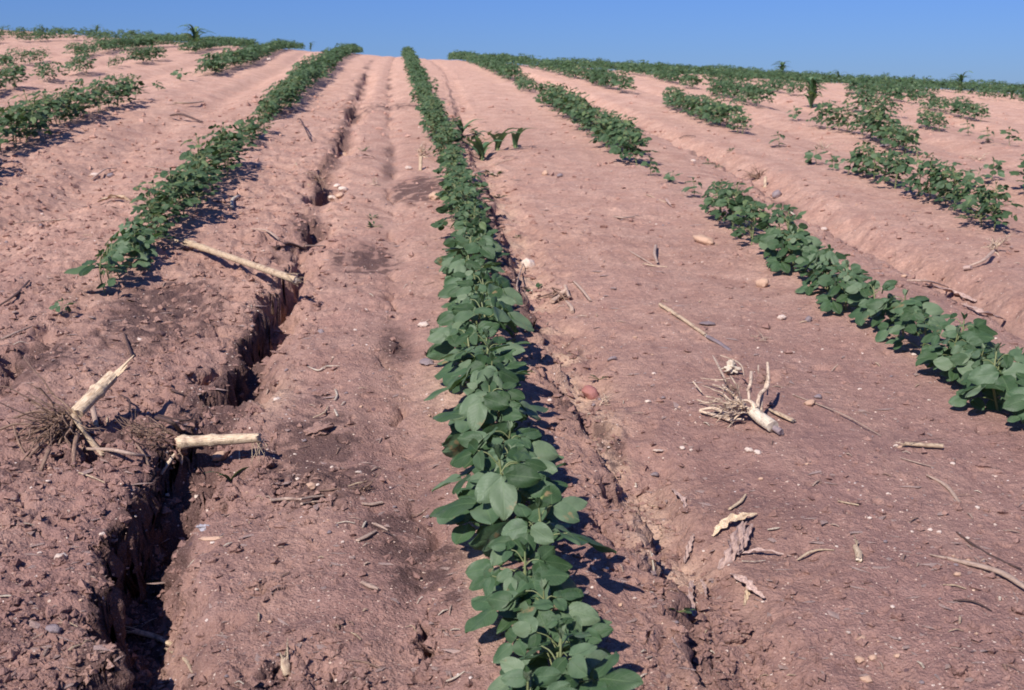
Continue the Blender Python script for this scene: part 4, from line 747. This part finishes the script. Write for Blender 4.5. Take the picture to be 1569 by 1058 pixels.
rock(1160, 665+30, 12, 'small cream pebble beside the small white stone', RW); rock(1318, 1014, 16, 'pale pebble, left of a pair near the bottom right', RT); rock(1337, 1010, 14, 'pale pebble, right of a pair near the bottom right', RT); rock(1327, 1043, 18, 'pinkish stone at the bottom edge on the right bed', RT); rock(1374, 1006, 10, 'orange-tan pebble near the bottom right', RT)
rock(1319, 981, 14, 'dull pink pebble above the bottom right pair', RT); rock(1467, 882, 10, 'small tan pebble under the long weathered stalk', RT); rock(1003, 730, 14, 'dark small stone in the sandy wash', RG); rock(1007, 845, 18, 'grey-green pebble at the lower end of the wash', RG); rock(1240, 620, 18, 'pale pinkish stone right of the root ball', RT)
rock(1253, 610, 12, 'small grey stone right of the root ball', RG); rock(1120, 574, 24, 'pale crumbly pith lump lodged in the fingers of the root ball', [rock_mesh(71, 'pith', M_PITH, 4, .7)], 'pith_lump', 'pith', .8, 1., None, -.2); rock(1400, 545, 8, 'tiny pebble under the right row', RW); rock(1262, 353, 10, 'cream pebble in the right furrow', RW); rock(1385, 425, 10, 'orange pebble in the right furrow', RT)
rock(1062, 200+48, 8, 'faint pebble high between right rows', RW); rock(1190, 303, 16, 'dark stone above the pale chip in the right furrow', RG, flat=.9); rock(144, 271, 14, 'pale stone high on the left bed', RW); rock(170, 272, 12, 'purplish stone next to the pale one on the left bed', RG); rock(1372, 1015-330, 8, 'tiny white stone left of the level stalk piece', RW)
rock(1355, 225, 14, 'purplish flat stone below the dark clump on the right', RG, flat=.4); rock(207, 792, 6, 'bit of white grit at the gully lip', RW); rock(412, 93, 8, 'pale stone high on the left crest', RW)
# loose pebbles, chips and clods: singly, then the finest as grit
def bed(px, q):
    x, y = q[0], q[1]
    side = 'the far left ground' if x < rowx(-1, y) else ('the bank left of the gully' if x < gx(GL, y) else ('the bed left of the middle row' if x < rowx(0, y) else ('the bed right of the middle row' if x < rowx(1, y) else 'the far right beds')))
    dep = 'near the bottom edge' if y < 1.7 else ('level with the root balls' if y < 2.7 else ('level with the long stalk' if y < 4.5 else 'higher up the slope'))
    return side+', '+dep
def bare(x, y):
    return all(abs(x-float(rowx(k, y))) > .085 for k in range(-4, 6))
cnt = 0
while cnt < 200:
    px, py = random.uniform(0, 1569), 1058-random.random()**1.1*760
    if py < 260: continue
    q = at(px, py)
    if not bare(q[0], q[1]): continue
    L, cn = random.choice([(RW, 'pale'), (RW, 'pale'), (RT, 'tan'), (RG, 'grey')]); rock(px, py, random.uniform(3, 8)*(1 if py > 500 else .7), '%s pebble on %s' % (cn, bed(px, q)), L, 'pebble', 'pebble', random.uniform(.5, .8), random.uniform(.7, 1.3), 'loose pebbles on the soil'); cnt += 1
cnt = 0
while cnt < 120:
    px, py = random.uniform(0, 1569), 1058-random.random()*840
    q = at(px, py); rg = float(rough(q[0:1], q[1:2])[0])
    if not bare(q[0], q[1]) or random.random() > rg+.05: continue
    rock(px, py, random.uniform(7, 20)*(py-20)/800+2, 'soil clod on '+bed(px, q), RC, 'soil_clod', 'clod', random.uniform(.5, .8), random.uniform(.7, 1.3), 'soil clods', .3); cnt += 1
cnt = 0
while cnt < 200:
    px, py = random.uniform(0, 1569), 1058-random.random()**1.1*800
    q = at(px, py)
    if not bare(q[0], q[1]): continue
    a = random.uniform(0, 3.14); l = random.uniform(.006, .028)*(1+.12*q[1]); d = np.array([math.cos(a), math.sin(a)*.8]); P = []
    for t in (-.5, 0, .5):
        x, y = q[0]+d[0]*l*t, q[1]+d[1]*l*t; P.append((x, y, float(H(np.array([x]), np.array([y]))[0])+.0018+.002*(t == 0)))
    P = np.array(P); mb = MB(); r = random.uniform(.0008, .0022); tube(mb, P-P[1], [r*.7, r, r*.6], 6, 7, .6, .0008, (), .1)
    tag(mb.build('straw_fragment', random.choice([M_STALK, M_STRAWG, M_STRAWG, M_ROOT, M_PITH]), None, True, P[1]), 'straw fragment on '+bed(px, q), 'straw', 'straw fragments on the soil'); cnt += 1
gm = MB(); Nn = 8000; px = rng.uniform(-40, 1610, Nn); py = 1075-rng.random(Nn)**1.15*960; Q = []
for i in range(0, Nn, 800): Q.append(cast(px[i:i+800], py[i:i+800], base))
Q = np.vstack(Q); Q[:, 2] = H(Q[:, 0], Q[:, 1]); OC = np.array([(1, 0, 0), (0, 1, 0), (-1, 0, 0), (0, -1, 0), (0, 0, 1), (0, 0, -1)], float); OF = [(0, 1, 4), (1, 2, 4), (2, 3, 4), (3, 0, 4), (1, 0, 5), (2, 1, 5), (3, 2, 5), (0, 3, 5)]
for p in Q:
    r = random.uniform(.0005, .0011+.0014*random.random()**3)*(.6+.36*p[1]); v = OC*np.array([r*random.uniform(.7, 1.4), r*random.uniform(.7, 1.4), r*.6])+rng.normal(0, r*.2, (6, 3))+p; o = gm.n; gm.v.append(v); gm.uv.append(np.zeros((6, 2))); gm.f += [tuple(o+k for k in f) for f in OF]; gm.n += 6
M_GRIT, n_, b_, o_ = mat('grit'); q_ = N(n_)
n_.links.new(q_.mix(q_.noise(q_.add('NewGeometry').outputs['Position'], 55, 1), (.26, .155, .125), (.74, .56, .44)), b_.inputs['Base Color']); b_.inputs['Roughness'].default_value = .8
tag(gm.build('grit', M_GRIT, None, False), 'fine pale grit strewn all over the soil', 'grit', None, 'stuff')

def scatter(n, name, mt, label, rmin, rmax, fn_rough, flatz, aspect, seed, p=1.15):
    g = np.random.default_rng(seed); px = g.uniform(-60, 1630, n); py = 1080-g.random(n)**p*930; Q = np.vstack([cast(px[i:i+1000], py[i:i+1000], base) for i in range(0, n, 1000)])
    rg = rough(Q[:, 0], Q[:, 1]); Q = Q[g.random(n) < np.clip(fn_rough(rg), 0, 1)]; m = len(Q); Q[:, 2] = H(Q[:, 0], Q[:, 1])
    r = (rmin+(rmax-rmin)*g.random(m)**3)*(.75+.22*Q[:, 1]); a = g.uniform(0, np.pi, m); S = np.stack([r*g.uniform(.8, aspect, m), r*g.uniform(.6, 1, m), r*flatz], 1)
    O = OC[None]*S[:, None]+g.normal(0, 1, (m, 6, 3))*S[:, None]*.28; c, s_ = np.cos(a)[:, None], np.sin(a)[:, None]; V = np.stack([O[:, :, 0]*c-O[:, :, 1]*s_, O[:, :, 0]*s_+O[:, :, 1]*c, O[:, :, 2]], 2)+Q[:, None]
    V[:, :, 2] += (r*flatz*.3)[:, None]; Fc = (np.array(OF)[None]+6*np.arange(m)[:, None, None]).reshape(-1, 3); me = bpy.data.meshes.new(name); me.from_pydata(V.reshape(-1, 3).tolist(), [], Fc.tolist()); me.uv_layers.new(name='UVMap'); me.materials.append(mt)
    tag(link(name, me), label, name.replace('_', ' '), None, 'stuff')
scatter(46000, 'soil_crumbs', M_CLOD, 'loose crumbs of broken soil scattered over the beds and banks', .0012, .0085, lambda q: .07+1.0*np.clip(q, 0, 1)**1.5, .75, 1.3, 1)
scatter(4200, 'chaff', M_HUSK, 'fine bits of straw chaff scattered over the soil', .0018, .007, lambda q: .5+.5*q, .18, 3.5, 2)
for o in sc.objects:
    if 'label' in o and not 4 <= len(o['label'].split()) <= 16: print('LABEL', len(o['label'].split()), o['label'])
